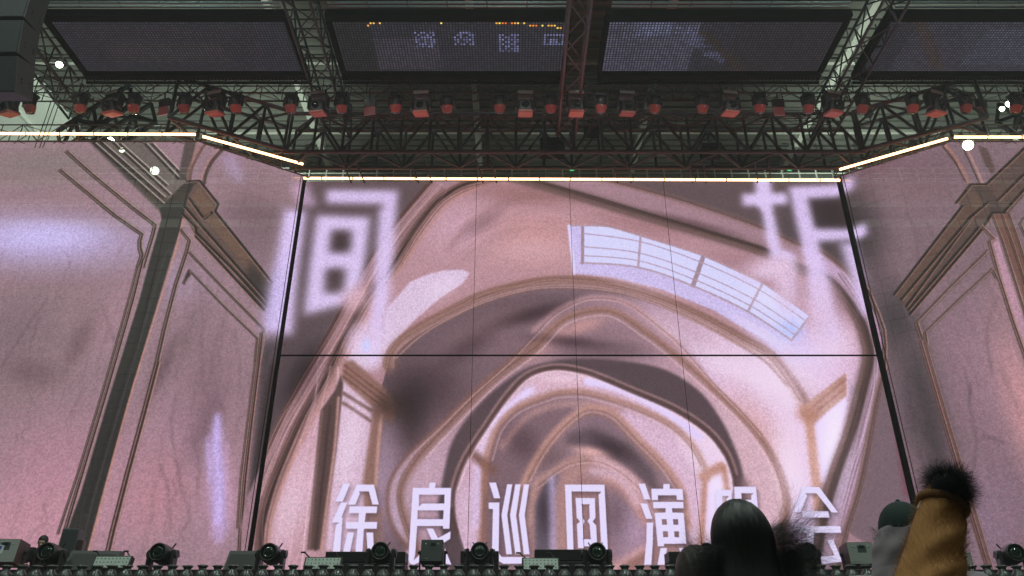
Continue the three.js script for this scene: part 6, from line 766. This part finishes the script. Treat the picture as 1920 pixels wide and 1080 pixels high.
{ // seated spectator nearer the camera, of whom only one raised sleeve shows
  const W = [0.9,1.46,-1.64], E = [0.81,1.29,-1.6], bx = 0.8, v = (x, y, z) => [x, y, z], loc = (q) => [-(q[0] - bx), q[1], -(q[2] + 1.55)];
  const J = { pelvis: [0, 0.5, 0], chest: [0, 0.8, -0.01], neck: [0, 0.99, 0], head: [0, 1.13, 0.015], shoulder: [[-0.17, 0.94, -0.01], [0.17, 0.94, -0.01]], elbow: [loc(E), [0.23, 0.68, 0.02]], wrist: [loc(W), [0.16, 0.56, 0.22]], hip: [[-0.1, 0.48, 0.02], [0.1, 0.48, 0.02]], knee: [[-0.12, 0.5, 0.42], [0.12, 0.5, 0.42]], ankle: [[-0.12, 0.09, 0.42], [0.12, 0.09, 0.42]], toe: [[-0.13, 0.036, 0.55], [0.13, 0.036, 0.55]], mid: 0.75, span: 0.85 };
  const ochre = cloth(0.36, 0.17, 0.052); person('person sitting nearest the camera, one ochre sleeve raised into view', [bx, 0, -1.55], Math.PI, J, { skin, top: ochre, legs: cloth(0.03, 0.03, 0.04), shoe: cloth(0.03, 0.03, 0.03), sleeve: ochre, sleeveSide: 0, hairMat: blackHair, hair: (x, y, z) => Math.max(ell(x, y, z, [0, 0.03, -0.016], [0.088, 0.108, 0.106]), -ell(x, y, z, [0, -0.05, 0.13], [0.075, 0.11, 0.08]), -(y + 0.06)) });
  const nap = strands(fuzz(9000, () => { const f = rnd(), c = V3(...J.elbow[0]).lerp(V3(...J.wrist[0]), f * 1.5), a = rnd() * 6.283, r = 0.07 - 0.03 * f; return c.add(V3(Math.cos(a) * r, 0, Math.sin(a) * r)); }, (q) => { const ax = V3(...J.elbow[0]).lerp(V3(...J.wrist[0]), 0.5); return V3(q.x - ax.x - (q.y - ax.y) * -0.25, 0.1, q.z - ax.z).normalize(); }, 0.032), 0.00022), pm = scene.children[scene.children.length - 1], nm = part(pm, 'fleece_nap', nap, ochre); nm.userData.kind = 'stuff';
  { const e = V3(...J.elbow[0]), w = V3(...J.wrist[0]), c = e.clone().lerp(w, 1.42), m = part(pm, 'cuff', new THREE.TorusGeometry(0.042, 0.011, 10, 28), cloth(0.22, 0.1, 0.035), c.toArray()); m.quaternion.setFromUnitVectors(V3(0, 0, 1), w.sub(e).normalize()); }
  const s = thing('folding_seat', 'folding seat under the person with the raised ochre sleeve', 'seat', [bx, 0, -1.5]), sm = cloth(0.05, 0.06, 0.09); part(s, 'seat', rbox(0.44, 0.05, 0.42, 0.02), sm, [0, 0.36, 0]); part(s, 'backrest', rbox(0.44, 0.4, 0.04, 0.02), sm, [0, 0.62, 0.24], [0.1, 0, 0]); for (const x of [-0.2, 0.2]) for (const z of [-0.17, 0.2]) rod(s, 'leg', darkSteel, [x, 0, z], [x, 0.36, z], 0.014);
  const top = [W[0] + 0.05, W[1] + 0.105, W[2]], dk = std(0.02, 0.02, 0.024, 0.8), b = thing('dark_bundle', 'dark fuzzy bundle held up at the end of the ochre sleeve', 'pompom', top);
  part(b, 'core', sdfGeo((x, y, z) => ell(x, y, z, [0, 0, 0], [0.036, 0.034, 0.034]) + 0.007 * Math.sin(x * 70) * Math.sin(y * 60 + 1) * Math.sin(z * 64), [0, 0, 0], 0.09, 48), dk);
  const f = part(b, 'fibres', strands(fuzz(6500, () => V3(rr(-1, 1), rr(-1, 1), rr(-1, 1)).normalize().multiplyScalar(0.032 * Math.cbrt(rnd())), (q) => q.clone().normalize().add(V3(0.3, 0.1, 0)), 0.05), 0.00022), dk); f.userData.kind = 'stuff';
}
{ // technician crouching behind the left moving head
  const P = [-9.12,3.23,-15.15], top = P[1] - 2.2, dy = top - 1.72 - 0.0, v = (x, y, z) => [x, y + dy, z];
  const J = { pelvis: [0, 0.34, -0.1], chest: [0, 0.64, 0.0], neck: [0, 0.82, 0.06], head: [0, top - 0.125, 0.1], nod: 0.28, shoulder: [[-0.17, 0.76, 0.02], [0.17, 0.76, 0.02]], elbow: [[-0.25, 0.52, 0.1], [0.24, 0.52, 0.12]], wrist: [[-0.14, 0.42, 0.3], [0.12, 0.42, 0.32]], hip: [[-0.1, 0.3, -0.08], [0.1, 0.3, -0.08]], knee: [[-0.16, 0.42, 0.28], [0.15, 0.08, 0.26]], ankle: [[-0.15, 0.08, 0.2], [0.13, 0.1, -0.14]], toe: [[-0.16, 0.036, 0.33], [0.13, 0.04, -0.24]], mid: 0.5, span: 0.62 };
  const d = J.head[1] - (0.82 + 0.1); for (const q of [J.neck, J.chest, ...J.shoulder]) q[1] += d;
  person('person with short black hair in a black jacket crouching over equipment at left', [P[0], 2.2, P[2]], 0.25, J, { skin, top: cloth(0.014, 0.014, 0.016), legs: cloth(0.02, 0.02, 0.025), shoe: cloth(0.03, 0.03, 0.03), hairMat: blackHair, hairSpan: 0.18, hair: (x, y, z) => { let q = ell(x, y, z, [0, 0.035, -0.016], [0.086, 0.1, 0.104]); q = Math.max(q, -(y + 0.01 + Math.max(0, -z) * 0.9 - Math.max(0, z - 0.02) * 1.1 + 0.02)); return Math.max(q, -ell(x, y, z, [0, -0.02, 0.12], [0.07, 0.07, 0.07])); } });
}

renderer.render(scene, camera);
